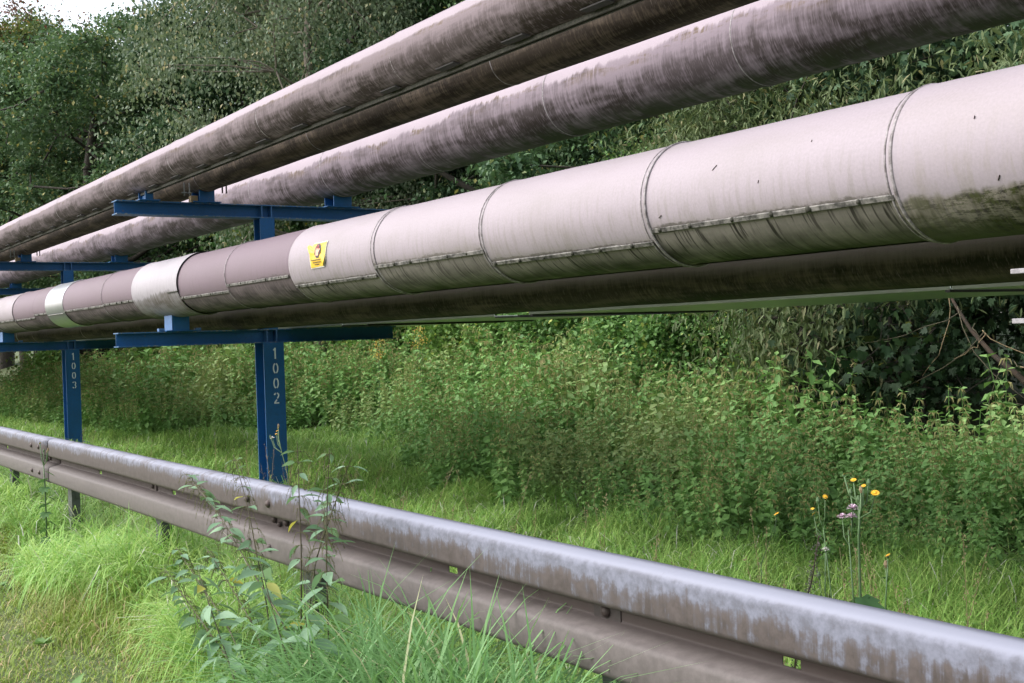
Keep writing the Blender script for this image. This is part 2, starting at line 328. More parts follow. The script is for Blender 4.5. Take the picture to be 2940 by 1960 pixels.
# ------------------------------------------------------------------ pipes
ZP = lambda z: z + H0
def cyl_mesh(name, x0, x1, yc, zc, r0, parent, mat, nx=None, seam=None, n=96, th0=-180, th1=180, rfun=None, extra_x=(), smooth=True, drop=0.):
    """open cladding sheet round a pipe; parent sits at (0,yc,zc). th in degrees from the crown, + towards the road."""
    nx = nx or max(2, int((x1 - x0) / .08)); X = sorted(set(list(np.linspace(x0, x1, nx + 1)) + [e for e in extra_x if x0 < e < x1]))
    full = (th1 - th0) >= 359.9
    T = np.linspace(th0, th1, n + 1)
    vs, uv, fs = [], [], []
    for x in X:
        for th in T:
            r = r0 + (rfun(x, th) if rfun else 0); a = math.radians(th)
            vs.append((x, -math.sin(a) * r, math.cos(a) * r)); uv.append((x, abs(th)))
    m = n + 1
    for i in range(len(X) - 1):
        for k in range(n): fs.append((i*m+k, (i+1)*m+k, (i+1)*m+k+1, i*m+k+1))
    mb = MB(); mb.add(vs, fs, uv); o = mb.build(name, mat, parent, smooth=smooth)
    if seam is not None:
        at = o.data.attributes.new('seam', 'FLOAT', 'POINT'); at.data.foreach_set('value', np.full(len(vs), seam, dtype=np.float32))
    return o
def ring(name, x, r, parent, mat, width=.012, h=.006, n=72):
    prof = [(-width/2, 0), (-width/2, h*.7), (0, h), (width/2, h*.7), (width/2, 0)]; mb = MB(); vs = []; fs = []
    for k in range(n):
        a = 2*PI*k/n
        for dx, dr in prof: vs.append((x+dx, -math.sin(a)*(r+dr), math.cos(a)*(r+dr)))
    m = len(prof)
    for k in range(n):
        for q in range(m-1): fs.append((k*m+q, k*m+q+1, ((k+1) % n)*m+q+1, ((k+1) % n)*m+q))
    mb.add(vs, fs); return mb.build(name, mat, parent, smooth=True)
def lump(seed, amp):
    R = random.Random(seed); ph = [(R.uniform(0, 6), R.uniform(1.5, 7), R.choice([0, 1, 2, 3])) for _ in range(6)]
    return lambda x, th: amp * sum(math.sin(p + f * x + kk * math.radians(th)) for p, f, kk in ph) / 6

XE, XW = 4.2, -52.
# A: front upper pipe ------------------------------------------------
YA, ZA, RA = 3.35, 1.611, .158
pA = empty('upper_pipe', (0, YA, ZP(ZA))); tag(pA, 'topmost and nearest of the streaked lilac grey pipes, with dark slots along its underside', 'pipe')
joints = [-3.95 + 2.02 * k for k in range(-24, 5)]
for a, b in zip(joints[:-1], joints[1:]):
    s0 = random.uniform(-.0015, .0015)
    lf = lump(int(a * 100), .0022)
    cyl_mesh('cladding_sheet', a - .03, b, 0, 0, RA + s0, pA, M['pipe_a'], nx=14 if a > -22 else 3, n=64 if a > -22 else 32,
             rfun=lambda x, th, a=a, lf=lf: lf(x, th) + (.0035 if x < a + .05 else 0))
    if -30 < a: ring('joint_ring', a, RA + .001, pA, M['pipe_b'] if False else M['joint'], .010, .003, 48)
mb = MB()
for side in (-1, 1):
    pass
mb.box(XW, XE, -.020, -.008, -RA-.022, -RA+.004); mb.box(XW, XE, .008, .020, -RA-.022, -RA+.004)
o = mb.build('underside_seam', M['clip'], pA)
x = -2.9
while x > -24:
    mb = MB()
    for k in range(1):
        a = math.radians(160); cy, cz = -math.sin(a)*(RA+.004), math.cos(a)*(RA+.004)
        t_ = Vector((0, math.cos(a), math.sin(a))); n_ = Vector((0, -math.sin(a), math.cos(a)))
        P0 = Vector((x, cy, cz))
        vs = []
        for dx in (-.095, .095):
            for dt in (-.017, .017):
                for dn in (-.002, .007):
                    sh = .02 if dt < 0 else 0
                    vs.append(P0 + Vector((dx + sh, 0, 0)) + t_ * dt + n_ * dn)
        mb.add(vs, [(0,1,3,2),(4,6,7,5),(0,4,5,1),(2,3,7,6),(1,5,7,3),(0,2,6,4)])
    o = mb.build('slot_shade_plate', M['notch'], pA, bevel=.002); x -= .655  # dark plate standing in for the shaded inside of an opening
# B: brown pipe --------------------------------------------------------
YB, ZB, RB = 3.90, 1.618, .15
pB = empty('brown_pipe', (0, YB, ZP(ZB))); tag(pB, 'dark brown streaked pipe tucked between the two upper lilac grey pipes', 'pipe')
for a in [-3.2 + 2.6 * k for k in range(-19, 4)]:
    cyl_mesh('cladding_sheet', a - .02, a + 2.6, 0, 0, RB + random.uniform(-.001, .001), pB, M['pipe_b'], nx=12 if a > -24 else 3, n=56 if a > -24 else 28, rfun=lump(int(a*70), .002))
    ring('joint_ring', a, RB, pB, M['joint'], .008, .002, 40)
# C: broad upper pipe ---------------------------------------------------
YC, ZC, RC = 5.32, 1.75, .283
pC = empty('broad_pipe', (0, YC, ZP(ZC))); tag(pC, 'broad streaked pipe on the upper beams, behind the brown one, green along its underside', 'pipe')
for a in [-5.15 + 1.94 * k for k in range(-24, 6)]:
    lf = lump(int(a * 50), .003)
    cyl_mesh('cladding_sheet', a - .03, a + 1.94, 0, 0, RC + random.uniform(-.0015, .0015), pC, M['pipe_c'], nx=14 if a > -24 else 3, n=88 if a > -24 else 40,
             rfun=lambda x, th, a=a, lf=lf: lf(x, th) + (.004 if x < a + .04 else 0))
    if a > -30: ring('joint_ring', a, RC + .001, pC, M['joint'], .010, .0035, 64)
# D: pale front pipe with sheet segments --------------------------------
YD, ZD, RD = 3.62, .559, .2715
pD = empty('patchwork_pipe', (0, YD, ZP(ZD))); tag(pD, 'front pipe patched from off white, mauve and bare metal cladding, carrying the yellow sticker', 'pipe')
def clip_at(x, th, r, parent, big=1.):
    a = math.radians(th); c_ = Vector((x, -math.sin(a)*r, math.cos(a)*r)); mb = MB(); vs = []; n = 8
    nrm = Vector((0, -math.sin(a), math.cos(a))); t1 = Vector((1, 0, 0)); t2 = nrm.cross(t1)
    for rr, hh in ((.009, 0), (.008, .006), (.004, .010)):
        for k in range(n):
            q = 2*PI*k/n; vs.append(c_ + (t1*math.cos(q) + t2*math.sin(q))*rr*big*random.uniform(.8, 1.25) + nrm*hh*big)
    fs = [(i*n+k, i*n+(k+1) % n, (i+1)*n+(k+1) % n, (i+1)*n+k) for i in range(2) for k in range(n)] + [tuple(2*n+k for k in range(n))]
    mb.add(vs, fs); return mb.build('rivet', M['clip'], parent, smooth=True)
def segment(x0, x1, mat, seam, name='cladding_sheet', dr=0., clips=5, strip=True, lf=None, label=None):
    near = x1 > -26
    lf = lf or lump(int(x0 * 90), .0018)
    def rf(x, th, seam=seam):
        b = lf(x, th)
        if seam and abs(th) > seam and th > 0: b -= .0045
        e = min(x - x0, x1 - x)
        if e < .035: b += .0035 * (1 - abs(e - .0175) / .0175)
        return b
    o = cyl_mesh(name, x0 - .012, x1 + .012, 0, 0, RD + dr, pD, mat, nx=max(4, int((x1-x0)/(.05 if near else .4))), seam=seam or 118., n=120 if near else 48, rfun=rf,
                 extra_x=[x0+.0175, x0+.035, x1-.0175, x1-.035])
    if label: o['label'] = label
    if seam and strip and near:
        a0 = seam - 1.0; mb = MB(); N = 26; vs = []; fs = []; xa, xb = x0 + .012, x1 - .005
        for i in range(N + 1):
            x = xa + (xb - xa) * i / N; wv = random.uniform(-.25, .25)
            for dth, dr_ in ((-3.0 + wv, .0015), (-2.5, .007), (0.9, .0095), (1.5 + wv, -.006)):
                a = math.radians(a0 + dth); r = RD + dr + dr_ + lf(x, seam); vs.append((x, -math.sin(a)*r, math.cos(a)*r))
        for i in range(N):
            for k in range(3): fs.append((i*4+k, (i+1)*4+k, (i+1)*4+k+1, i*4+k+1))
        mb.add(vs, fs); st = mb.build('lap_strip', M['seam'], o, smooth=False)
        for k in range(clips):
            clip_at(xa + (xb - xa) * (k + .25 + random.uniform(-.1, .1)) / clips, seam - 2.2, RD + dr + .004, o, random.uniform(.8, 1.6) * (1.35 if x0 > -4.5 else .9))
    return o
segs = [(-2.68, 4.2, 'white_moss', None, .006, 0), (-3.985, -2.68, 'white', 119, 0, 6), (-5.315, -3.985, 'white', 131, .002, 6), (-6.60, -5.315, 'white', 115, 0, 6),
        (-7.86, -6.60, 'white', 127, .004, 5), (-9.16, -7.90, 'mauve', 110, -.003, 5), (-10.36, -9.16, 'mauve', 121, -.004, 5),
        (-12.86, -11.72, 'mauve', 112, -.003, 5), (-14.60, -12.86, 'mauve', 114, -.004, 5),
        (-16.2, -15.45, 'mauve', 112, -.003, 3), (-17.45, -16.2, 'mauve', 120, -.004, 4),
        (-18.9, -17.50, 'white', 118, .001, 4), (-20.4, -18.9, 'white', 124, 0, 4), (-22., -20.4, 'mauve', 116, 0, 3), (-26, -22., 'mauve', 116, 0, 3), (XW, -26, 'mauve', 116, 0, 0)]
for x0, x1, m_, s_, d_, nc in segs: segment(x0, x1, M[m_], s_, dr=d_, clips=nc)
segment(-11.72, -10.36, M['bare_white'], None, 'repair_band', dr=.008, strip=False, label='bright white repair band with grey scuffs')
# flap of the repair band
cyl_mesh('band_flap', -10.60, -10.33, 0, 0, RD + .0125, pD, M['bare_white'], nx=3, seam=118., n=40, th0=-60, th1=104)
mb = MB(); th = math.radians(104.5); mb.tube([(-10.62, -math.sin(th)*(RD+.012), math.cos(th)*(RD+.012)), (-10.33, -math.sin(th)*(RD+.012), math.cos(th)*(RD+.012))], .006, 6); mb.build('flap_rim', M['clip'], pD)
so = segment(-15.47, -14.58, M['shiny'], None, 'sleeve', dr=.004, strip=False, label='shiny bare metal sleeve')
mb = MB(); th = math.radians(116); r = RD + .008; mb.tube([(-15.4, -math.sin(th)*r, math.cos(th)*r), (-14.62, -math.sin(th)*r, math.cos(th)*r)], .006, 6); mb.build('lap_strip', M['seam'], so)
for x in (-2.68, -3.985, -5.315, -6.60, -7.86, -9.16, -11.72, -12.86, -17.47, -18.9):
    big = x in (-2.68, -5.315, -3.985)
    ring('joint_ring', x + .012, RD + (.007 if x == -2.68 else .0035), pD, M['joint'], .013 if big else .009, .006 if big else .0035)
    if big or x == -6.60: ring('joint_ring', x - .016 if big else x + .05, RD + .003, pD, M['joint'], .007, .004)
# scratches and specks on the pale sheets
for (x, th, l, dx) in ((-3.565, 68, .020, .02), (-2.35, 70, .01, .0), (-3.05, 62, .008, 0), (-2.1, 92, .012, .006), (-2.28, 112, .016, .01), (-3.9, 104, .01, .02), (-1.7, 74, .008, 0), (-3.3, 88, .012, .004)):
    a = math.radians(th); b = math.radians(th + l / RD * 57); r = RD + (.0075 if x > -2.68 else .0015)
    mb = MB(); mb.tube([(x + dx, -math.sin(a)*r, math.cos(a)*r), (x, -math.sin(b)*r, math.cos(b)*r)], .0018, 5); mb.build('scratch', M['ink'], pD)
# E: lower dark pipe ----------------------------------------------------
YE, RE = 4.275, .140; ZE = .147 + RE
pE = empty('lower_pipe', (0, YE, ZP(ZE))); tag(pE, 'thin dark brown pipe lying on the lower beams just beneath and behind the patchwork pipe', 'pipe')
for a in [-4.6 + 3.1 * k for k in range(-16, 3)]:
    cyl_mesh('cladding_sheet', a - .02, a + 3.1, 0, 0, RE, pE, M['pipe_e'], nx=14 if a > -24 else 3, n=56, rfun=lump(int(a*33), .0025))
    if -26 < a < -14: ring('joint_ring', a, RE, pE, M['pipe_e'], .02, .003, 40)
ring('pipe_clamp', -21.3, RE, pE, M['steel'], .03, .006, 40)
# cable tray beside it --------------------------------------------------
tr = empty('cable_tray', (0, 5.62, ZP(.1465))); tag(tr, 'flat bare metal tray running under the right side of the lower dark pipe', 'cable tray')
for i, (a, b) in enumerate(((-3.45, 4.2), (-6.9, -3.46), (-9.9, -7.35), (-14.5, -9.92), (-19.5, -14.51), (-26., -19.51), (-40., -26.01))):
    mb = MB(); mb.box(a, b, -.90, .85, 0, .006); mb.box(a, b, -.90, -.894, .006, .05); mb.box(a, b, .844, .85, .006, .05)
    mb.build('tray_panel', M['tray'], tr)
for x in (-3.47, -6.86, -7.02, -7.32, -9.4, -9.9):
    mb = MB(); mb.box(x - .012, x + .012, -.905, .855, -.012, -.001); mb.build('tray_bracket', M['notch'], tr)
# yellow sticker ---------------------------------------------------------
stk = empty('warning_sticker', (0, YD, ZP(ZD))); tag(stk, 'crumpled yellow warning sticker with a raised hand on the off white pipe', 'sticker')
RS = RD + .010
def on_pipe(sx, sy, lift=0.):
    """sticker plane: sx metres to the right, sy metres down from its top"""
    x = -7.475 + sx; th = 68 + sy / RD * 57.3; a = math.radians(th); r = RS + lift
    return (x, -math.sin(a) * r, math.cos(a) * r)
def patch(name, poly, mat, lift, cols=None, curl=False):
    mb = MB(); c_ = (sum(p[0] for p in poly)/len(poly), sum(p[1] for p in poly)/len(poly)); vs = [on_pipe(*c_, lift)]
    ring_ = []
    for i in range(len(poly)):
        p, q = poly[i], poly[(i+1) % len(poly)]
        for k in range(3): ring_.append((p[0]+(q[0]-p[0])*k/3, p[1]+(q[1]-p[1])*k/3))
    n = len(ring_)
    for f in (.5, 1.):
        for p in ring_:
            l2 = lift
            if curl: l2 += .002*math.sin(p[0]*90+p[1]*40) + (.013 * max(0, 1 - math.hypot(p[0]+.03, p[1]-.02)/.055) if f == 1. else 0) + (.012*max(0, 1-math.hypot(p[0]-.22, p[1]-.13)/.04) if f == 1. else 0)
            vs.append(on_pipe(c_[0]+(p[0]-c_[0])*f, c_[1]+(p[1]-c_[1])*f, l2))
    fs = [(0, 1+k, 1+(k+1) % n) for k in range(n)] + [(1+k, 1+n+k, 1+n+(k+1) % n, 1+(k+1) % n) for k in range(n)]
    mb.add(vs, fs); return mb.build(name, mat, stk, solid=.0006)
SW, SHT = .235, .155
patch('border', [(.03, -.004), (.12, -.002), (SW+.008, -.006), (SW+.008, .12), (.205, SHT+.008), (-.002, SHT+.010), (-.010, .09)], M['sticker_edge'], .0)
patch('yellow_film', [(.04, 0), (.12, .004), (SW, 0), (SW+.004, .11), (SW-.005, .135), (.20, SHT), (.005, SHT+.004), (-.006, .07), (-.045, .022), (-.03, .008), (.02, .018)], M['yellow_sheet'], .0025, curl=True)
cxs, cys = .12, .052
patch('octagon_print', [(cxs+.052*math.cos(a), cys+.050*math.sin(a)) for a in [PI/8+PI/4*k for k in range(8)]], M['ink'], .0048)
mbp = [(-.022, .034), (.018, .034), (.024, .012), (.040, -.006), (.034, -.012), (.018, .0), (.018, -.030), (.012, -.030), (.010, -.006), (.006, -.006), (.005, -.036), (-.001, -.036), (-.003, -.006), (-.006, -.006), (-.009, -.034), (-.015, -.034), (-.014, -.004), (-.019, -.004), (-.026, -.022), (-.031, -.020), (-.026, .008)]
def flat_poly(name, pts, mat, lift):
    mb = MB(); vs = [on_pipe(cxs + p[0], cys + p[1], lift) for p in pts]; mb.add(vs, [tuple(range(len(pts)))]); return mb.build(name, mat, stk, solid=.0005)
flat_poly('hand_print', mbp, M['hand'], .0068)
for q in ((-.012, .0), (.003, .0), (.014, .0)): flat_poly('finger_print', [(q[0]-.003, -.034), (q[0]+.003, -.034), (q[0]+.003, -.014), (q[0]-.003, -.014)], M['red'], .0078)
for row, (sy, segs_) in enumerate(((.108, ((.02, .055), (.065, .12), (.125, .195))), (.124, ((.045, .075), (.08, .09), (.097, .14), (.146, .18))), (.138, ((.075, .15),)))):
    for a, b in segs_:
        x = a
        while x < b:
            flat_poly('print_mark', [(x-cxs, sy-cys), (x+.006-cxs, sy-cys), (x+.006-cxs, sy+.006-cys), (x-cxs, sy+.006-cys)], M['ink'], .006); x += .0085

# ------------------------------------------------------------------ pipe supports
def ibeam_y(name, xc, y0, y1, z0, z1, wd, parent, tf=.011, tw=.009):
    mb = MB(); mb.box(xc-tw/2, xc+tw/2, y0, y1, z0+tf, z1-tf); o = mb.build(name, M['blue'], parent)
    mb = MB(); mb.box(xc-wd/2, xc+wd/2, y0, y1, z1-tf, z1); mb.build('top_flange', M['blue_edge'], o, bevel=.002)
    mb = MB(); mb.box(xc-wd/2, xc+wd/2, y0, y1, z0, z0+tf); mb.build('bottom_flange', M['blue_edge'], o, bevel=.002)
    return o
def icolumn(name, xc, yc, z0, z1, dx, wy, parent, tf=.014, tw=.009):
    mb = MB(); mb.box(xc-dx/2+tf, xc+dx/2-tf, yc-tw/2, yc+tw/2, z0, z1); o = mb.build(name, M['blue'], parent)
    for s in (-1, 1):
        mb = MB(); x = xc + s*(dx/2-tf/2); mb.box(x-tf/2, x+tf/2, yc-wy/2, yc+wy/2, z0, z1); mb.build('column_flange', M['blue'], o, bevel=.002)
    return o
def stroke(mb, pts, wd, x):
    """flat painted stroke in the y-z plane at x, facing +x"""
    L_, R_ = [], []
    for i, p in enumerate(pts):
        a = pts[max(i-1, 0)]; b = pts[min(i+1, len(pts)-1)]; d = Vector((b[0]-a[0], b[1]-a[1])).normalized(); n = Vector((-d.y, d.x))
        L_.append((x, p[0]+n.x*wd/2, p[1]+n.y*wd/2)); R_.append((x, p[0]-n.x*wd/2, p[1]-n.y*wd/2))
    m = len(pts); mb.add(L_+R_, [(i, i+1, m+i+1, m+i) for i in range(m-1)])
def arc(cx, cz, rx, rz, a0, a1, n=10): return [(cx+rx*math.cos(math.radians(a0+(a1-a0)*i/n)), cz+rz*math.sin(math.radians(a0+(a1-a0)*i/n))) for i in range(n+1)]
def digit(ch, yc, zc, x, parent):
    mb = MB(); w, h, t = .058, .108, .0135; rx, rz = w/2-t/2, h/2-t/2
    if ch == '1':
        stroke(mb, [(yc, zc-h/2), (yc, zc+h/2)], t*1.1, x); stroke(mb, [(yc-.017, zc+h/2-.024), (yc-.001, zc+h/2-.006)], t, x+.0002)
    elif ch == '0':
        stroke(mb, arc(yc, zc, rx, rz, 102, 258), t, x); stroke(mb, arc(yc, zc, rx, rz, -78, 78), t, x)
    elif ch == '2':
        stroke(mb, arc(yc, zc+h/2-.027, rx, .022, 168, 108), t, x); stroke(mb, arc(yc, zc+h/2-.027, rx, .022, 80, -15)+[(yc+.008, zc-.004)], t, x)
        stroke(mb, [(yc+.004, zc-.014), (yc-rx, zc-h/2+.008)], t, x); stroke(mb, [(yc-rx-.003, zc-h/2+t/2), (yc+rx+.003, zc-h/2+t/2)], t, x+.0002)
    elif ch == '3':
        stroke(mb, arc(yc, zc+.024, rx, .024, 160, 108), t, x); stroke(mb, arc(yc, zc+.024, rx, .023, 78, -70), t, x)
        stroke(mb, arc(yc, zc-.025, rx, .024, 66, -76), t, x+.0002); stroke(mb, arc(yc, zc-.025, rx, .024, -108, -165), t, x)
    elif ch == '4':
        stroke(mb, [(yc+.008, zc-h/2), (yc+.008, zc+h/2)], t, x); stroke(mb, [(yc-rx, zc-.02), (yc+rx, zc-.02)], t, x+.0002); stroke(mb, [(yc-rx, zc-.015), (yc+.0, zc+h/2)], t, x+.0001)
    o = mb.build('stencilled_number', M['stencil'], parent); return o
def saddle(xc, yc, z0, z1, wy, parent, foot=.06, lx=.20, mat='blue'):
    mb = MB(); mb.box(xc-lx/2, xc+lx/2, yc-.006, yc+.006, z0+.010, z1); o = mb.build('pipe_saddle', M[mat], parent)
    for s_ in (-1, 1):
        mb = MB(); xq = xc+s_*(lx/2+.006); mb.box(xq-.006, xq+.006, yc-wy/2, yc+wy/2, z0+.010, z1+.012); mb.build('saddle_plate', M[mat], o, bevel=.002)
    mb = MB(); mb.box(xc-lx/2-.03, xc+lx/2+.03, yc-wy/2-foot, yc+wy/2+foot, z0+.0005, z0+.010); mb.build('saddle_foot', M[mat], o, bevel=.002)
    return o
def support(xc, number, label):
    root = empty('pipe_support', (xc, 4.52, 0)); tag(root, label, 'pipe support', 'blue steel pipe supports')
    Y0 = 4.52
    r = lambda z: ZP(z)
    yc = 0.
    icolumn('column', 0, 0, -.12, r(.010), .232, .212, root)
    d = empty; faces = root
    for k, ch in enumerate(number): digit(ch, .012, r(-.075 - .152*k) if False else r(-.095) - .147*k, .1166, root)
    lb = ibeam_y('lower_beam', 0, -1.49, 1.38, r(.010), r(.145), .165, root)
    for s in (-1, 1):
        for f in (-1, 1):
            mb = MB(); mb.box(.006*f if f > 0 else -.080, .080 if f > 0 else -.006, s*.050-.005, s*.050+.005, r(.0215), r(.1335)); mb.build('stiffener', M['blue_pale'], lb)
    icolumn('upper_column', 0, -.01, r(.145), r(1.236), .165, .152, root, .010, .007)
    ub = ibeam_y('upper_beam', 0, -1.465, 1.45, r(1.236), r(1.366), .165, root)
    for s in (-1, 1):
        for f in (-1, 1):
            mb = MB(); mb.box(.006*f if f > 0 else -.080, .080 if f > 0 else -.006, s*.050-.015, s*.050-.006, r(1.2475), r(1.3545)); mb.build('stiffener', M['blue_pale'], ub)
    saddle(0, YA-Y0, r(1.366), r(ZA-RA+.003), .075, root); saddle(0, YB-Y0, r(1.366), r(ZB-RB+.005), .15, root)
    saddle(0, YC-Y0, r(1.366), r(ZC-RC+.004), .20, root, .08)
    sd_ = saddle(0, YD-Y0-.01, r(.145), r(ZD-RD+.012), .155, root, .07, .20)
    mb = MB(); mb.box(-.112, .112, YD-Y0-.10, YD-Y0-.09, r(.157), r(ZD-RD+.02)); mb.build('saddle_plate', M['blue_pale'], sd_, bevel=.002)
    for s in (-1, 1):
        mb = MB(); yy = YD-Y0-.01+s*.175; mb.box(.02, .075, yy-.028, yy+.028, r(.145)+.001, r(.145)+.030); mb.build('clamp_block', M['blue_pale'], sd_, bevel=.004)
    # threaded hangers beside the brown pipe
    for dy in (-.235, -.185):
        mb = MB(); mb.tube([(.16, YB-Y0+dy, r(ZB-RB-.055)), (.16, YB-Y0+dy, r(ZB-RB+.07))], .007, 8)
        for k in range(2):
            mb.tube([(.16, YB-Y0+dy, r(ZB-RB-.022-.004*k)), (.16, YB-Y0+dy, r(ZB-RB-.018-.004*k))], .026, 12)
        mb.build('threaded_rod', M['steel'], root)
    for dy in (.15, .19):
        mb = MB(); mb.tube([(.12, YB-Y0+dy, r(ZB-RB-.01)), (.12, YB-Y0+dy, r(ZB-RB+.07))], .008, 8); mb.build('bolt', M['bolt'], root)
    mb = MB(); mb.box(.02, .10, YB-Y0-.15, YB-Y0-.085, r(1.366)+.0005, r(1.366)+.062); mb.build('spacer_block', M['drytwig'], root, bevel=.003)
    mb = MB(); mb.box(-.2, .2, -.2, .2, -.13, -.10); mb.build('base_plate', M['blue'], root)
    return root
support(-11.175, '1002', 'blue steel pipe support with 1002 stencilled down its post')
support(-19.25, '1003', 'blue steel pipe support with 1003 stencilled down its post, further off')
support(-27.3, '', 'blue steel pipe support third from the front, only a beam end showing at the left')
support(-35.4, '', 'blue steel pipe support fourth from the front, far beyond the left edge')
support(3.4, '', 'blue steel pipe support nearest the viewer, past the right edge')

# ------------------------------------------------------------------ guardrail
YR, ZR = 1.85, ZP(-.572)
gr = empty('guardrail', (0, YR, .0056)); gr.rotation_euler = (0, -.0047, 0); tag(gr, 'weathered steel guardrail with a double wave, running across the whole foreground', 'guardrail')
prof = [(.0, .078), (.001, .045), (-.002, .020), (-.008, .007), (-.015, .0015), (-.023, .0), (-.103, .0), (-.111, .002), (-.118, .009), (-.134, .066), (-.139, .076), (-.145, .081), (-.1485, .081), (-.1695, .081), (-.173, .081), (-.177, .076), (-.181, .066), (-.194, .010), (-.200, .003), (-.208, .0), (-.281, .0), (-.290, .003), (-.298, .012), (-.306, .034), (-.310, .050)]
def rail_panel(x0, x1, slots, back=0.):
    cuts = {x0, x1}; 
    for s_ in slots: cuts |= {s_-.027, s_-.021, s_+.021, s_+.027}
    n = int((x1-x0)/.25)
    cuts |= {x0+(x1-x0)*k/n for k in range(1, n) if all(abs(x0+(x1-x0)*k/n - s_) > .05 for s_ in slots)}
    X_ = sorted(cuts); mb = MB(); vs = []; fs = []; m = len(prof)
    for x in X_:
        tap = 0
        for z, y in prof: vs.append((x, y + back, z + .0012*math.sin(x*2.3+z*9)))
    for i in range(len(X_)-1):
        xm = (X_[i]+X_[i+1])/2
        for k in range(m-1):
            if k == 12 and any(abs(xm-s_) < .0272 for s_ in slots): continue
            fs.append((i*m+k, i*m+k+1, (i+1)*m+k+1, (i+1)*m+k))
    mb.add(vs, fs); o = mb.build('rail_panel', M['rail'], gr, smooth=True, solid=.0035); o.location = (0, 0, ZR)
    return o
slots_all = [-1.84, -3.286, -6.12, -7.56, -10.42, -11.86, -14.7, -16.1]
edges = [3.5, -.55, -4.55, -8.6, -12.6, -16.6, -20.6, -24.6, -32.6, -44.6]
for i in range(len(edges)-1):
    b, a = edges[i], edges[i+1]
    rail_panel(a - (.26 if i < 8 else 0), b, [s_ for s_ in slots_all if a < s_ < b], back=-.0045 if i % 2 else 0.)
def bolt(x, z, y, parent, r=.016):
    mb = MB(); vs = []; n = 12
    for rr, dy in ((r, 0), (r*.92, -.006), (r*.55, -.011), (0.001, -.0125)):
        for k in range(n): q = 2*PI*k/n; vs.append((x+rr*math.cos(q), y+dy, z+rr*math.sin(q)))
    mb.add(vs, [(j*n+k, (j+1)*n+k, (j+1)*n+(k+1) % n, j*n+(k+1) % n) for j in range(3) for k in range(n)]); return mb.build('bolt', M['bolt'], parent, smooth=True)
for xs_ in (-4.62, -8.86, -12.9, -16.9):
    for dx in (0.0, -.235):
        bolt(xs_+dx, ZR-.066, -.007, gr); bolt(xs_+dx, ZR-.245, -.007, gr)
    bolt(xs_, ZR-.152, .070, gr); bolt(xs_-.07, ZR-.166, .070, gr, .012); bolt(xs_-.13, ZR-.152, .070, gr)
for k in range(22):
    xp = -2.49 - 1.98*k + 1.98*2
    if xp > 3.2: continue
    p_ = MB(); y0 = .092
    p_.box(xp-.055, xp+.055, y0, y0+.005, -.35, ZR-.03); p_.box(xp-.055, xp-.050, y0+.005, y0+.055, -.35, ZR-.03); p_.box(xp+.050, xp+.055, y0+.005, y0+.055, -.35, ZR-.03)
    po = p_.build('post', M['postgrey'], gr, bevel=.002)
    if k == 2 or k == 0:
        mb = MB(); mb.box(xp-.055, xp+.06, .0715, .0765, ZR-.183, ZR-.128); mb.build('washer_plate', M['seamplate'], gr, bevel=.002).location = (0, 0, 0)
        bolt(xp+.0, ZR-.155, .0705, gr, .017)
    elif k in (4,):
        mb = MB(); mb.box(xp-.05, xp+.05, .0715, .0765, ZR-.183, ZR-.128); mb.build('washer_plate', M['bolt'], gr, bevel=.002); bolt(xp, ZR-.152, .0705, gr, .013)

# bars at the right edge
sp = empty('sign_frame', (-1.5, 3.0, 0)); tag(sp, 'pair of grey weathered bars poking in at the right edge, one above the other', 'sign frame')
for z in (.133, -.005):
    mb = MB(); mb.box(-.497, .06, -.008, .008, ZP(z)-.007, ZP(z)+.007); mb.build('bar', M['plank'], sp, bevel=.002)
mb = MB(); mb.tube([(0, .035, -.1), (0, .035, ZP(.3))], .025, 12); mb.build('post', M['steel'], sp, smooth=True)

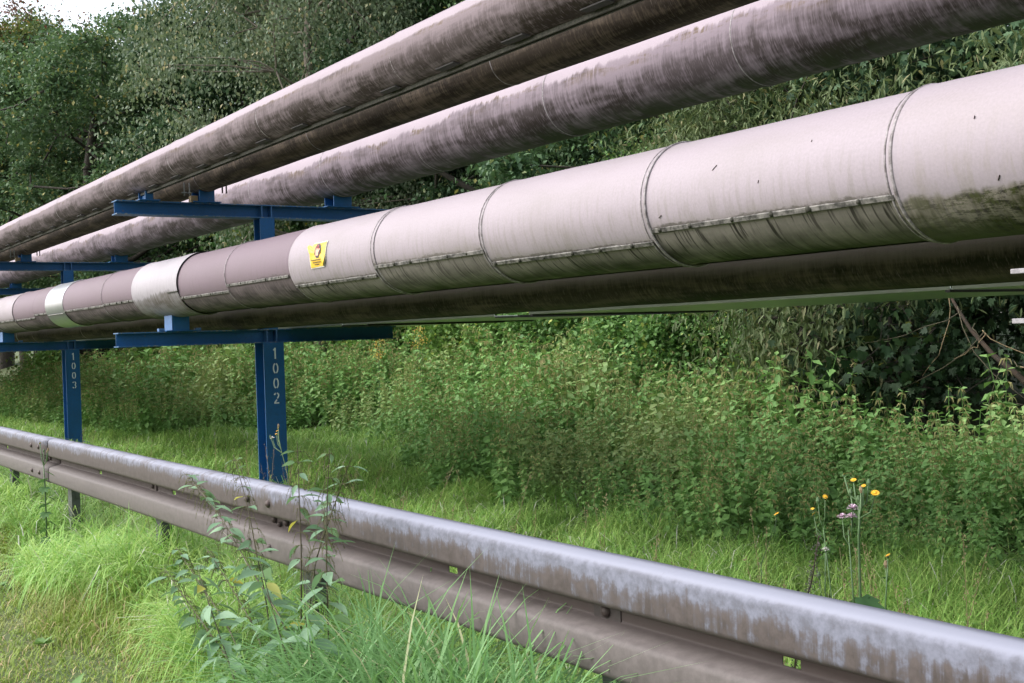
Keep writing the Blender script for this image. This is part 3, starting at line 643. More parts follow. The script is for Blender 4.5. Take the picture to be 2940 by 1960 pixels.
# ------------------------------------------------------------------ vegetation
def in_view(P, mx=.52, my=.6):
    C = P - np.array([0, 0, H0]); d = C @ np.array(fw); u = (C @ np.array(r2)) / np.maximum(d, .01); v = (C @ np.array(u2)) / np.maximum(d, .01)
    return (d > .4) & (np.abs(u) < mx) & (v < my) & (v > -my)
def dist(P): return np.linalg.norm(P - np.array([0, 0, H0]), axis=1)
LEAF = {
 'plain': ([(0,0,0),(.30,.42,.06),(0,1,-.08),(-.30,.42,.06)], [(0,1,2),(0,2,3)]),
 'round': ([(0,0,0),(.34,.25,.05),(.36,.62,.03),(0,1,-.08),(-.36,.62,.03),(-.34,.25,.05)], [(0,1,2,3),(0,3,4,5)]),
 'narrow': ([(0,0,0),(.12,.35,.03),(.085,.72,0),(0,1,-.10),(-.085,.72,0),(-.12,.35,.03)], [(0,1,2,3),(0,3,4,5)]),
 'lobed': ([(0,0,0),(.30,-.05,.02),(.55,.28,.0),(.30,.36,.04),(.42,.74,-.04),(.14,.66,.02),(0,1.05,-.08),(-.14,.66,.02),(-.42,.74,-.04),(-.30,.36,.04),(-.55,.28,0),(-.30,-.05,.02)], [(0,1,2,3),(0,3,4,5,6),(0,6,7,8,9),(0,9,10,11)]),
 'lance': ([(0,0,0),(.13,.12,.02),(.20,.28,.05),(.19,.45,.05),(.14,.64,.02),(.07,.83,-.04),(0,1.0,-.13),(-.07,.83,-.04),(-.14,.64,.02),(-.19,.45,.05),(-.20,.28,.05),(-.13,.12,.02),(0,.3,-.01),(0,.62,-.03)], [(0,1,2,12),(12,2,3,13),(3,4,13),(13,4,5,6),(13,6,7,8),(13,8,9),(12,13,9,10),(0,12,10,11)]),
 'toothed': ([(0,0,0),(.20,.10,.03),(.30,.22,.04),(.26,.30,.03),(.30,.42,.03),(.23,.50,.02),(.22,.62,.01),(.14,.70,0),(.10,.84,-.03),(0,1.0,-.08),(-.10,.84,-.03),(-.14,.70,0),(-.22,.62,.01),(-.23,.50,.02),(-.30,.42,.03),(-.26,.30,.03),(-.30,.22,.04),(-.20,.10,.03),(0,.5,-.03)],
             [(0,1,2,3,18),(18,3,4,5,6),(18,6,7,8,9),(18,9,10,11,12),(18,12,13,14,15),(18,15,16,17,0)]),
}
def leaves(C, size, kind, rng, droop=.5, spread=1.0, jit=.3):
    n = len(C); yawr = rng.uniform(0, 2*PI, n); pitchr = rng.normal(-droop, .45*spread, n); rollr = rng.normal(0, .55*spread, n)
    s = size * rng.uniform(1-jit, 1+jit, n); tv, tf = LEAF[kind]
    return scatter(tv, tf, rots(yawr, pitchr, rollr, s), C, rng.random(n))

def tubes_np(segs, sides=5):
    """segs: list of (p0, p1, r0, r1) -> arrays"""
    S = np.array([[*a, *b, r0, r1] for a, b, r0, r1 in segs]); A, B = S[:, :3], S[:, 3:6]
    t = B - A; t /= np.maximum(np.linalg.norm(t, axis=1, keepdims=True), 1e-6)
    ref = np.where(np.abs(t[:, 2:3]) < .9, np.array([[0, 0, 1.]]), np.array([[1., 0, 0]])); a = np.cross(t, ref); a /= np.linalg.norm(a, axis=1, keepdims=True); b = np.cross(t, a)
    vs = []
    for P, R in ((A, S[:, 6]), (B, S[:, 7])):
        for k in range(sides): q = 2*PI*k/sides; vs.append(P + (a*math.cos(q) + b*math.sin(q)) * R[:, None])
    V = np.stack(vs, 1); n = len(segs); f = []
    for k in range(sides): k2 = (k+1) % sides; f += [k, k2, sides+k2, sides+k]
    idx = (np.array(f)[None] + (np.arange(n)*2*sides)[:, None]).ravel()
    return V.reshape(-1, 3), np.full(n*sides, 4), idx, np.zeros(n*2*sides)

def make_tree(seed, h, cz0, rx, rz, nclust, nleaf, lsize, kind, trunk_r, csig=.42, droop=.5, lean=(0, 0), limbs=16, shell=.45, flat=.65, twig=True, clsize=1.):
    """returns (trunk mesh, crown mesh) round the origin"""
    rng = np.random.default_rng(seed); segs = []
    cc = np.array([lean[0], lean[1], (cz0 + h) / 2]); half = (h - cz0) / 2
    # trunk
    N = 7; top = np.array([lean[0], lean[1], h * .86]); pts = [np.array([0, 0, -.3])]
    for i in range(1, N+1): f = i/N; pts.append(np.array([lean[0]*f, lean[1]*f, -.3 + (h*.86+.3)*f]) + np.r_[rng.normal(0, trunk_r*.6, 2), 0])
    rad = lambda f: trunk_r * (1 - .85 * f) + .01
    for i in range(N): segs.append((pts[i], pts[i+1], rad(i/N), rad((i+1)/N)))
    # cluster centres inside a lumpy crown
    D = rng.normal(size=(nclust, 3)); D /= np.linalg.norm(D, axis=1, keepdims=True); R = shell + (1-shell) * rng.random(nclust) ** .6
    lumpy = 1 + .22*np.sin(D[:, 0]*3.1 + seed) * np.cos(D[:, 1]*4.3 + seed*2) + .15*np.sin(D[:, 2]*6 + seed)
    K = cc + D * (R * lumpy)[:, None] * np.array([rx, rx, half])
    K[:, 2] = np.maximum(K[:, 2], cz0 * .5 + .15)
    # limbs
    lim = []
    order = rng.permutation(nclust)[:limbs]
    for q in order:
        e = K[q]; zb = np.clip(e[2] - .45*np.hypot(e[0]-cc[0], e[1]-cc[1]) - .3*rz*0, h*.12, h*.8); f = (zb+.3)/(h*.86+.3); s = np.array([lean[0]*f, lean[1]*f, zb])
        r0 = rad(f) * rng.uniform(.4, .6); prev = s
        P_ = [s]
        for k in range(1, 6):
            g_ = k/5; p = s + (e-s)*g_ + np.array([0, 0, -.10*np.linalg.norm(e-s)*math.sin(g_*PI)]) + rng.normal(0, .03*np.linalg.norm(e-s), 3)
            segs.append((prev, p, r0*(1-.17*(k-1)), r0*(1-.17*k))); prev = p; P_.append(p)
        lim.append(np.array(P_))
    if lim and twig:
        LP = np.concatenate([l[1:] for l in lim])
        for q in range(nclust):
            j = np.argmin(np.linalg.norm(LP - K[q], axis=1)); mid = (LP[j] + K[q]) / 2 + rng.normal(0, .08, 3)
            r0 = trunk_r*.10 + .004
            segs.append((LP[j], mid, r0, r0*.7)); segs.append((mid, K[q], r0*.7, r0*.3))
    V, s, i, r = tubes_np(segs, 6); trunk = npmesh('trunk', V, s, i, r, smooth=True)
    cl = rng.integers(0, nclust, nleaf); sg = csig * rng.uniform(.6, 1.35, nclust)
    C = K[cl] + rng.normal(size=(nleaf, 3)) * sg[cl][:, None] * np.array([1, 1, flat])
    C[:, 2] = np.maximum(C[:, 2], .03)
    V, s, i, r = leaves(C, lsize, kind, rng, droop=droop)
    crown = npmesh('crown', V, s, i, r); return trunk, crown

def place(name, meshes, loc, rot, mats, label, cat, group=None, scale=1., names=('trunk', 'crown')):
    root = empty(name, (loc[0], loc[1], float(hgt(loc[0], loc[1])) if len(loc) < 3 else loc[2])); root.rotation_euler = (0, 0, rot); root.scale = (scale,)*3
    tag(root, label, cat, group)
    for nm, me, mt in zip(names, meshes, mats):
        if me.materials and me.materials[0] != mt: me = me.copy(); me.materials.clear()
        link(nm, me, root, mt)
    return root
def polar(vx, d):
    """ground point seen vx (0..2352 across the photo) at distance d"""
    u = (vx*1.25 - 1470) / 3424.19; a = yaw + math.atan(u)
    return (-math.cos(a)*d, math.sin(a)*d)

# trees -----------------------------------------------------------------
oak1 = make_tree(11, 12.5, 1.2, 4.6, 5, 170, 90000, .118, 'plain', .36, .36, limbs=28, flat=.5, shell=.4)
oak2 = make_tree(23, 10.5, .8, 4.0, 5, 125, 68000, .118, 'plain', .32, .34, limbs=26, flat=.5, shell=.4)
bir = make_tree(35, 15.0, 1.0, 3.6, 5, 230, 80000, .088, 'plain', .17, .33, droop=1.0, limbs=24, flat=1.1)
spec = [(-70, 46, 0, 1.12, 'olive', 'oak tree with yellowing crown at the far left edge of the wood', 1.),
        (95, 40, 1, 1.13, 'oak', 'oak with a bushy crown below the open sky, second tree from the left', 2.),
        (150, 45, 0, 1.04, 'oak', 'oak filling the gap between the bushy oak and the limbed oak, upper left', 3.6),
        (235, 33, 1, .96, 'oak', 'oak tree with bare dark limbs showing low in its crown', 4.1),
        (330, 39, 0, .92, 'oak', 'tall dark oak with small bits of sky showing through its crown', 0.3),
        (470, 36, 0, .82, 'dark', 'dark dense oak rising behind the middle of the topmost pipe', 5.0),
        (680, 33, 0, 1.1, 'dark', 'tall shaded tree between the dark oak and the grey birch', 2.6),
        (735, 25, 2, .95, 'birch', 'grey leaved birch with small hanging leaves above the topmost pipe', 0.),
        (905, 29, 2, 1.0, 'birch', 'birch with a pale trunk at the upper middle edge of the photo', 2.2),
        (1120, 27, 0, 1.0, 'dark', 'dark tree standing behind the pipes right of the pale trunk', 3.3),
        (1420, 23, 0, .9, 'oak', 'oak tree hidden mostly by the upper pipes at centre right', 1.7),
        (1800, 19, 1, .95, 'dark', 'dark tree hidden mostly by the upper pipes at the right', 0.8),
        (2250, 17, 1, .9, 'oak', 'tree behind the willow at the far right', 2.9)]
for vx, d, k, scl, lm, lab, rot in spec:
    ms = (oak1, oak2, bir)[k]
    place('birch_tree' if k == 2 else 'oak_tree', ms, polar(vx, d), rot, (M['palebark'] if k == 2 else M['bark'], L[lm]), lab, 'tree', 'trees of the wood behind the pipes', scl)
# far background trees fill the wood
for vx, d, lm, lab, rot in ((10, 60, 'dark', 'distant tree deep in the wood at the left, behind the bushy oak', 1.1), (215, 55, 'dark', 'distant tree deep in the wood behind the limbed oak', 2.), (600, 48, 'dark', 'distant tree deep in the wood behind the dark dense oak', .4), (830, 42, 'dark', 'distant tree deep in the wood behind the two birches', 3.5), (1250, 36, 'dark', 'distant tree deep in the wood right of the birches', 5.)):
    place('oak_tree', oak1, polar(vx, d), rot, (M['bark'], L[lm]), lab, 'tree', 'trees of the wood behind the pipes', 1.15)
# a reddish thin tree in the open corner of sky
red = make_tree(51, 14, 6, 2.2, 3, 45, 3500, .14, 'plain', .16, .4, limbs=16, shell=.2)
place('copper_tree', red, polar(60, 44), .5, (M['palebark'], L['red']), 'sparse copper leaved tree with bare branches against the sky, top left corner', 'tree', None, 1.05)
place('copper_tree', red, polar(285, 58), 2.5, (M['palebark'], L['red']), 'copper leaved tree glimpsed between the oaks, top left', 'tree', None, 1.15)

# shrubs ------------------------------------------------------------------
sh_br = make_tree(61, 2.6, .0, 1.7, 1.3, 120, 20000, .085, 'round', .05, .26, limbs=14, shell=.35)
sh_dk = make_tree(62, 4.6, .1, 2.1, 2, 150, 34000, .085, 'plain', .08, .32, limbs=16, shell=.3)
sh_mp = make_tree(63, 5.2, .3, 2.2, 2, 150, 24000, .10, 'lobed', .09, .34, limbs=16, shell=.35, droop=.8)
sh_wl = make_tree(64, 5.4, .7, 2.0, 2.2, 170, 36000, .105, 'narrow', .09, .34, droop=.7, limbs=20, shell=.35, flat=.9)
sh_sm = make_tree(65, 1.7, .0, 1.3, 1., 80, 11000, .065, 'round', .03, .22, limbs=10, shell=.3)
sh_wl2 = make_tree(66, 3.3, .35, 1.25, 1.4, 80, 7500, .115, 'narrow', .06, .26, droop=.8, limbs=14, shell=.3, flat=1.)
def shrub(name, ms, x, y, rot, leafm, label, s=1., bark='bark'):
    return place(name, ms, (x, y), rot, (M[bark], L[leafm]), label, 'shrub', 'shrubs along the edge of the wood', s)
# right: willow curtain, sycamore saplings, the dark hollow
shrub('willow_bush', sh_wl2, -8.75, 9.45, 0.2, 'willow', 'willow bush with narrow grey green leaves hanging over the dark hollow', .95)
shrub('willow_bush', sh_wl, -5.0, 10.9, 2.4, 'willow', 'willow bush showing between the broad pipe and the patchwork pipe at the far right', 1.02)
shrub('willow_bush', sh_wl, -10.9, 11.9, 4.4, 'willow', 'willow bush above the white cladding at centre right', .95)
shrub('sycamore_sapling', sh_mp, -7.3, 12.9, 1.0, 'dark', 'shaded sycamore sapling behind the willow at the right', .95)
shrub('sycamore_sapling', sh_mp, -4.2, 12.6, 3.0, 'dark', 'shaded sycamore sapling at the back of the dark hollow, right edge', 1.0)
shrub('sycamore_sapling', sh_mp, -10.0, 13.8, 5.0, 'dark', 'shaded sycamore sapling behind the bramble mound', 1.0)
lowmp = make_tree(71, 1.9, .35, .8, .6, 45, 560, .10, 'lobed', .03, .20, limbs=8, shell=.3, droop=.9)
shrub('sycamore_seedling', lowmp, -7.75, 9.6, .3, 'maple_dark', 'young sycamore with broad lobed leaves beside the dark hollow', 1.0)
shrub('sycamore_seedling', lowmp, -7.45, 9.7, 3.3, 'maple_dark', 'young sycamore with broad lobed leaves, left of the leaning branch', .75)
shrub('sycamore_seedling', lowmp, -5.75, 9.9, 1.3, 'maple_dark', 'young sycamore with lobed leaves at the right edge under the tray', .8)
shrub('dark_bush', sh_dk, -13.2, 12.4, .6, 'bramble', 'mid green bush behind the nettles right of the post marked 1002', .72)
shrub('dark_bush', sh_dk, -10.1, 10.9, 2.2, 'bramble', 'bramble mound rising to the tray at centre right', .60)
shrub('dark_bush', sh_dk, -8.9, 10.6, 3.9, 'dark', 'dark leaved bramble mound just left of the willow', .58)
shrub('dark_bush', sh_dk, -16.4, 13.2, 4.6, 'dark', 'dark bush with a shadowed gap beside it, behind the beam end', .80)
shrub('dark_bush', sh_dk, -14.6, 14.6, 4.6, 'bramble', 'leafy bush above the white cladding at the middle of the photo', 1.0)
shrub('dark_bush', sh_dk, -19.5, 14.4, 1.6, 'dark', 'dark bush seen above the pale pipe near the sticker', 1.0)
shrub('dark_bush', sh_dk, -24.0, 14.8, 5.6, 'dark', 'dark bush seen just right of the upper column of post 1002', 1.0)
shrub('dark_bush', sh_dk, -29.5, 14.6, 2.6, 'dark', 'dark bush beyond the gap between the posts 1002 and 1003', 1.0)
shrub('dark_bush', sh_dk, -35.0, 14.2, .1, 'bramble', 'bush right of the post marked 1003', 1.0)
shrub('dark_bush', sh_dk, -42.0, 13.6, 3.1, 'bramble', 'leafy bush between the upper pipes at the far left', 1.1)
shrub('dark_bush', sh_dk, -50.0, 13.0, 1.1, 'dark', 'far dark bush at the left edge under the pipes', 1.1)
shrub('sycamore_sapling', sh_mp, -24.5, 11.9, 2.0, 'maple', 'light green sycamore sapling poking up behind the topmost pipe at the left', 1.08)
shrub('sycamore_sapling', sh_mp, -31.0, 12.1, 4.0, 'maple', 'light green sycamore sapling left of the other one behind the topmost pipe', .98)
for k, (x, y, r_, lm, lab, s) in enumerate((
    (-20.5, 11.3, .4, 'bright', 'bright green bush low between the two numbered posts', .9), (-24.5, 10.9, 2.4, 'bright', 'bright bush nearest the post marked 1003 on its right', .95),
    (-17.3, 11.2, 1.2, 'bright', 'bright green bush directly left of the post marked 1002', .85), (-14.2, 11.0, 3.2, 'bramble', 'goldenrod fringed bush right of the post marked 1002', .8),
    (-28.5, 9.8, 5.2, 'bright', 'bright bush left of the post marked 1003', 1.), (-34., 8.8, 4.0, 'bright', 'bright bush near the left edge under the lower beam', 1.), (-12.0, 10.4, .9, 'bramble', 'low bramble behind the tallest nettles', .7))):
    shrub('green_bush', sh_br, x, y, r_, lm, lab, s)

# leaning branch and bare twigs in the hollow -------------------------------
br = empty('fallen_branch', (-6.25, 9.35, .05)); tag(br, 'brown mossy branch slanting down across the dark hollow at the right', 'branch')
mb = MB(); mb.tube([(-.95, .3, 1.75), (-.62, .1, 1.42), (-.40, 0, 1.20), (-.12, -.1, .98), (.12, -.1, .80), (.45, -.1, .50), (.8, -.1, .15)], [.012, .014, .018, .022, .026, .028, .03], 10); mb.build('limb', M['brownbark'], br, smooth=True)
rr = random.Random(5)
for k in range(16):
    x = rr.uniform(-.7, .6); z = 1.6 - (x + .7) * .9; pts = [(x, -.05, z)]
    dx, dz = rr.uniform(-.16, .12), rr.uniform(-.16, -.02)
    for j in range(6): dx += rr.uniform(-.07, .07); dz += rr.uniform(-.06, .05); q = pts[-1]; pts.append((q[0]+dx, q[1]+rr.uniform(-.05, .03), q[2]+dz))
    mb = MB(); mb.tube(pts, [.005, .0045, .004, .004, .003, .0025, .002], 5); mb.build('twig', M['stem'] if k % 4 else M['drytwig'], br, smooth=True)
tw = empty('dry_twigs', (-27.2, 9.2, float(hgt(-27.2, 9.2)))); tag(tw, 'spray of pale dead twigs arching up right of the post marked 1003', 'dead twigs')
for k in range(7):
    mb = MB(); a = rr.uniform(.1, .9); mb.tube([(0, 0, .2), (.15+a*.2, 0, .9), (.4+a*.5, .1, 1.25+.2*a), (.8+a*.5, .1, 1.45+rr.uniform(-.2, .25))], [.012, .010, .007, .004], 5); mb.build('twig', M['drytwig'], tw, smooth=True)
db = empty('dead_limb', (-31.3, 8.0, float(hgt(-31.3, 8.0)))); tag(db, 'brown dead limb slanting through the bushes left of the post marked 1003', 'branch')
mb = MB(); mb.tube([(.5, 0, .3), (-.1, .1, 1.1), (-.7, .2, 1.7), (-1.6, .3, 2.3)], [.05, .06, .04, .02], 7); mb.build('limb', M['brownbark'], db, smooth=True)

# nettle bed ------------------------------------------------------------------
fx = [-60, -30, -20.2, -19.0, -17.6, -14.5, -12.2, -10.4, -8.9, -6.9, -4.7, -2, 6]; fy = [5.4, 5.3, 5.5, 6.9, 8.3, 7.7, 6.9, 6.5, 6.35, 6.45, 7.0, 7.3, 7.6]
yfront = lambda x: np.interp(x, fx, fy) - .45*np.clip((np.asarray(x)+13)/3, 0, 1) - .35*np.clip((np.asarray(x)+9)/3, 0, 1)
def nettle_template(rng, leafy=False):
    """one plant, unit height; V, f, r-offset"""
    V, F, R_ = [], [], []
    def addl(tv, tf, Mx, p, r):
        b = len(V); V.extend((np.array(tv) @ Mx.T + p).tolist()); F.extend([tuple(i+b for i in f) for f in tf]); R_.extend([r]*len(tv))
    bend = rng.uniform(-.10, .10, 2); 
    pos = lambda f: np.array([bend[0]*f*f, bend[1]*f*f, f])
    V0 = [(.006,0,0),(-.006,0,0),(bend[0]+.003, bend[1], 1.),(bend[0]-.003, bend[1], 1.),(0,.006,0),(0,-.006,0),(bend[0],bend[1]+.003,1.),(bend[0],bend[1]-.003,1.)]
    b = len(V); V.extend(V0); F.extend([(b,b+1,b+3,b+2),(b+4,b+5,b+7,b+6)]); R_.extend([.1]*8)
    nn = 11
    for i in range(nn):
        f = .12 + .86*i/(nn-1); s = (.23*(1-.62*f) if leafy else .165*(1-.68*f)) * (1.1 if i > 1 else .8); p = pos(f)
        for side in (0, PI):
            yw = side + (PI/2 if i % 2 else 0) + rng.normal(0, .35) + .4; pt = rng.normal(-.22 if i < nn-1 else .5, .25)
            Mx = rots(np.array([yw]), np.array([pt]), np.array([rng.normal(0, .3)]), np.array([s]))[0]
            addl(*LEAF['plain'], Mx, p, rng.uniform(0, .25 if leafy else .6))
        if i >= 6:
            for q in range(0 if leafy else 6):
                yw = rng.uniform(0, 2*PI); l = rng.uniform(.03, .075); o = np.array([math.cos(yw), math.sin(yw), 0])
                b = len(V); V.extend([(p).tolist(), (p+o*l*.55+np.array([0,0,-.008])).tolist(), (p+o*l*.8+np.array([0,0,-l])).tolist(), (p+o*l*.45+np.array([0,0,-.020])).tolist()]); F.append((b,b+1,b+2,b+3)); R_.extend([.96]*4)
    return np.array(V), F, np.array(R_)
rngn = np.random.default_rng(77); tmpl = [nettle_template(rngn, k in (0, 1)) for k in range(7)]
def bed(n, xr, yr, cond, hfun, seed):
    rng = np.random.default_rng(seed); x = rng.uniform(*xr, n); y = rng.uniform(*yr, n); ok = cond(x, y, rng); x, y = x[ok], y[ok]
    P = np.stack([x, y, hgt(x, y) - .02], -1); ok = in_view(P + np.array([0, 0, .8]), .55); P = P[ok]; n = len(P)
    hs = hfun(P[:, 0], P[:, 1]) * rng.normal(1, .17, n).clip(.5, 1.45); which = rng.integers(0, len(tmpl), n); parts = []
    for k, (tv, tf, tr) in enumerate(tmpl):
        m_ = which == k; q = m_.sum()
        if not q: continue
        Mx = rots(rng.uniform(0, 2*PI, q), rng.normal(0, .16, q), rng.normal(0, .16, q), hs[m_]); V, s, i, r = scatter(tv, tf, Mx, P[m_], rng.random(q)*.35)
        r = (r + np.tile(tr, q)); r = np.where(np.tile(tr, q) > .9, .97, np.minimum(r, .92)); parts.append((V, s, i, r))
    return merge(parts)
cond = lambda x, y, rng: (y > yfront(x) + .18*np.sin(x*3.1) + .12*np.sin(x*7.3) + rng.exponential(.22, len(x)) - .25) & ~((x > -8.4) & (y > 9.05 + .2*np.sin(x*4))) & (rng.random(len(x)) < np.where(x > -14, 1., .62))
hf = lambda x, y: (1 + .20*np.sin(x*2.7+1.3*y)*np.sin(y*2.9-x)) * (.40 + .34*np.clip((y - yfront(x))/2.2, 0, 1) + .12*np.clip((-7.5-x)/2, 0, 1) + .22*np.clip((-10-x)/4, 0, 1)*np.clip((y - yfront(x))/1.5, .2, 1)) * (1 + .10*np.sin(x*1.9+y*1.3) + .07*np.sin(x*.6 - y*2.2)) * np.where(y > 9.2, .85, 1.)
V, s, i, r = bed(15000, (-36, 0), (5.0, 10.6), cond, hf, 5)
print('nettle faces', len(s))
o = link('nettle_bed', npmesh('nettle_bed', V, s, i, r), None, L['nettle']); tag(o, 'dense bed of tall flowering stinging nettles beyond the mown grass', 'nettles', kind='stuff')

# grass --------------------------------------------------------------------
def blades(P, h, wd, rng, bend=(.35, .9), yaw0=None, segs=3, tilt=.2):
    n = len(P); yw = rng.uniform(0, 2*PI, n); b = rng.uniform(*bend, n); cx, sx = np.cos(yw), np.sin(yw); t0 = rng.normal(0, tilt, n)
    V = np.zeros((n, 2*segs+1, 3))
    for k in range(segs+1):
        f = k/segs; ang = np.abs(t0) * f + b * f * f
        out = h * (np.sin(ang) * f) ; zz = h * f * np.cos(ang * .85)
        c_ = np.stack([P[:, 0] + cx*out, P[:, 1] + sx*out, P[:, 2] + zz], -1); ww = wd * (1 - f)**.55 * .5
        if k < segs:
            V[:, 2*k] = c_ + np.stack([-sx*ww, cx*ww, 0*ww], -1); V[:, 2*k+1] = c_ - np.stack([-sx*ww, cx*ww, 0*ww], -1)
        else: V[:, 2*segs] = c_
    f = []; sz = []
    for k in range(segs-1): f += [2*k, 2*k+1, 2*k+3, 2*k+2]; sz.append(4)
    f += [2*segs-2, 2*segs-1, 2*segs]; sz.append(3); m = 2*segs+1
    idx = (np.array(f)[None] + (np.arange(n)*m)[:, None]).ravel()
    return V.reshape(-1, 3), np.tile(sz, n), idx, np.repeat(rng.random(n), m)
def grass(name, n, xr, yr, cond, hfun, mat, label, seed, wbase=.0035, bend=(.35, 1.0), dref=6., dpow=1.4, clump=0, segs=3):
    rng = np.random.default_rng(seed); x = rng.uniform(*xr, n); y = rng.uniform(*yr, n)
    if clump:
        nc = n // clump; cx_ = rng.uniform(*xr, nc); cy_ = rng.uniform(*yr, nc); q = rng.integers(0, nc, n); half = rng.random(n) < .6
        x = np.where(half, cx_[q] + rng.normal(0, .05, n), x); y = np.where(half, cy_[q] + rng.normal(0, .05, n), y)
    ok = cond(x, y); x, y = x[ok], y[ok]; P = np.stack([x, y, hgt(x, y) - .01], -1); ok = in_view(P, .50); P = P[ok]; d = dist(P)
    ok = rng.random(len(P)) < np.minimum(1, (dref/d)**dpow); P = P[ok]; d = d[ok]
    hh = hfun(P[:, 0], P[:, 1]) * rng.uniform(.5, 1.25, len(P)); wd = wbase * rng.uniform(.6, 1.4, len(P)) * np.maximum(1, (d/dref)**.7)
    V, s, i, r = blades(P, hh, wd, rng, bend, segs=segs); print(name, len(P))
    o = link(name, npmesh(name, V, s, i, r), None, L[mat]); tag(o, label, 'grass', kind='stuff'); return o
patchy = lambda x, y: 1 + .25*np.sin(x*2.3+1)*np.sin(y*3.1) + .18*np.sin(x*5.1+y*4.3)
grass('meadow_grass', 430000, (-30, -.4), (1.98, 8.6), lambda x, y: y < yfront(x) + .5, lambda x, y: .27*patchy(x, y)*np.clip(1.15-.04*(y-2), .7, 1.2), 'grass', 'soft arching green grass between the guardrail and the nettles', 31, .0056, (.7, 2.2), clump=60)
grass('short_grass', 260000, (-30, -2.0), (-.2, 1.75), lambda x, y: y < 1.75, lambda x, y: (.055+.45*np.clip(y-1.25+.12*np.sin(x*1.9), 0, .4))*patchy(x, y), 'verge', 'short yellowish mown grass of the verge at the lower left', 32, .0045, (.4, 1.6), dref=4.6)
grass('rail_grass', 105000, (-30, -1.2), (1.3, 2.05), lambda x, y: y > 1.48 + .12*np.sin(x*2), lambda x, y: (.26 + .12*np.sin(x*1.7)**2 + .10*np.clip(y-1.6, 0, .3)/.3)*patchy(x, y), 'grass', 'longer green grass growing up along the foot of the guardrail', 33, .0066, (.5, 1.9), clump=50, dref=4.6, segs=4)
tus = grass('long_grass', 5200, (-3.55, -1.0), (1.38, 1.82), lambda x, y: (y < 1.8) & (np.sin(x*6)+np.sin(x*13+2) > -1.3), lambda x, y: np.interp(x, [-4, -3.6, -3.1, -2.3, -1.8, -1.3], [.25, .46, .68, .66, .42, .28]), 'sedge', 'tall arching blue green grass at the bottom centre before the guardrail', 34, .0112, (.3, 1.7), clump=160, dref=20, segs=6)

# grass seed heads & slender stalks in the meadow ----------------------------
def herb(name, label, cat, base, stems, parts, group=None):
    root = empty(name, base); tag(root, label, cat, group)
    for nm, mb_, mt in parts: 
        if mb_.v: mb_.build(nm, mt, root, smooth=False)
    return root
def leaf_into(mb, p, yw, pt, rl, s, kind):
    tv, tf = LEAF[kind]; Mx = rots(np.array([yw]), np.array([pt]), np.array([rl]), np.array([s]))[0]; vs = np.array(tv) @ Mx.T + np.array(p); mb.add(vs.tolist(), tf)
def nettle_plant(pts, label, seed, top_leaf=.06, low_leaf=.125, tassels=True, bare=.0):
    """pts: world polyline from the ground up"""
    rng = np.random.default_rng(seed); base = np.array(pts[0]); P_ = [np.array(p) - base for p in pts]
    # smooth the polyline
    for _ in range(2):
        Q = [P_[0]]
        for a_, b_ in zip(P_[:-1], P_[1:]): Q += [a_*.75+b_*.25, a_*.25+b_*.75]
        Q.append(P_[-1]); P_ = Q
    root = empty('nettle_plant', tuple(base)); tag(root, label, 'nettle', 'nettles in front of the guardrail')
    n = len(P_); mb = MB(); mb.tube([tuple(p) for p in P_], [.0038*(1-.75*k/(n-1)) for k in range(n)], 6); mb.build('stem', M['stem'], root, smooth=True)
    L_ = np.cumsum([0] + [np.linalg.norm(b_-a_) for a_, b_ in zip(P_[:-1], P_[1:])]); tot = L_[-1]
    at = lambda d: np.array([np.interp(d, L_, [p[k] for p in P_]) for k in range(3)])
    d = tot*.12; i = 0; ts = MB(); up_ = []
    while d < tot*.99:
        f = d/tot; p = at(d); s = (low_leaf*1.05*(1-f)+top_leaf*f)*rng.uniform(.75, 1.15)
        for side in (0, PI):
            if rng.random() < (.16 + .25*f*f + bare*f): continue
            yw = side + (PI/2 if i % 2 else 0) + .5 + rng.normal(0, .3); lm = MB()
            leaf_into(lm, p + .012*np.array([-math.sin(yw), math.cos(yw), 0]), yw, rng.normal(-.22, .25), rng.normal(0, .35), s, 'lance')
            lm.v = [tuple(v) for v in lm.v]; V = np.array(lm.v); lo = npmesh('leaf', V, np.array([len(f_) for f_ in lm.f]), np.array([q for f_ in lm.f for q in f_]), np.full(len(V), float(rng.random())), smooth=True)
            link('leaf', lo, root, L['nettle_near'])
        if tassels and f > .5:
            for q in range(5):
                yw = rng.uniform(0, 2*PI); ln = rng.uniform(.03, .075); pp = p.copy(); o_ = np.array([math.cos(yw), math.sin(yw), 0]); line = [tuple(pp)]
                for k in range(1, 6): g_ = k/5; line.append(tuple(pp + o_*ln*.75*math.sqrt(g_) + np.array([0, 0, -ln*.9*g_*g_])))
                ts.tube(line, .0007, 3, cap=False)
                for k in range(11):
                    g_ = rng.random(); c_ = pp + o_*ln*.75*math.sqrt(g_) + np.array([0, 0, -ln*.9*g_*g_]) + rng.normal(0, .0016, 3); r_ = .0017
                    ts.add([tuple(c_+np.array(e)*r_) for e in ((1,0,0),(-.5,.87,0),(-.5,-.87,0),(0,0,1.4),(0,0,-1.4))], [(0,1,3),(1,2,3),(2,0,3),(1,0,4),(2,1,4),(0,2,4)])
        d += (.060 - .022*f); i += 1
    if ts.v:
        o = ts.build('flower_tassels', L['tassel'], root); a_ = o.data.attributes.new('rnd', 'FLOAT', 'POINT'); a_.data.foreach_set('value', rng.random(len(o.data.vertices)).astype(np.float32))
    return root
Zs = lambda pts: [(p[0], p[1], p[2] + H0) for p in pts]
nettle_plant([(-3.55, 1.42, 0)] + Zs([(-3.931,1.45,-1.138),(-4.481,1.45,-.974),(-4.763,1.45,-.88)]), 'lowest leaning nettle, its tip lying furthest left over the short grass', 1, .08, .12, True)
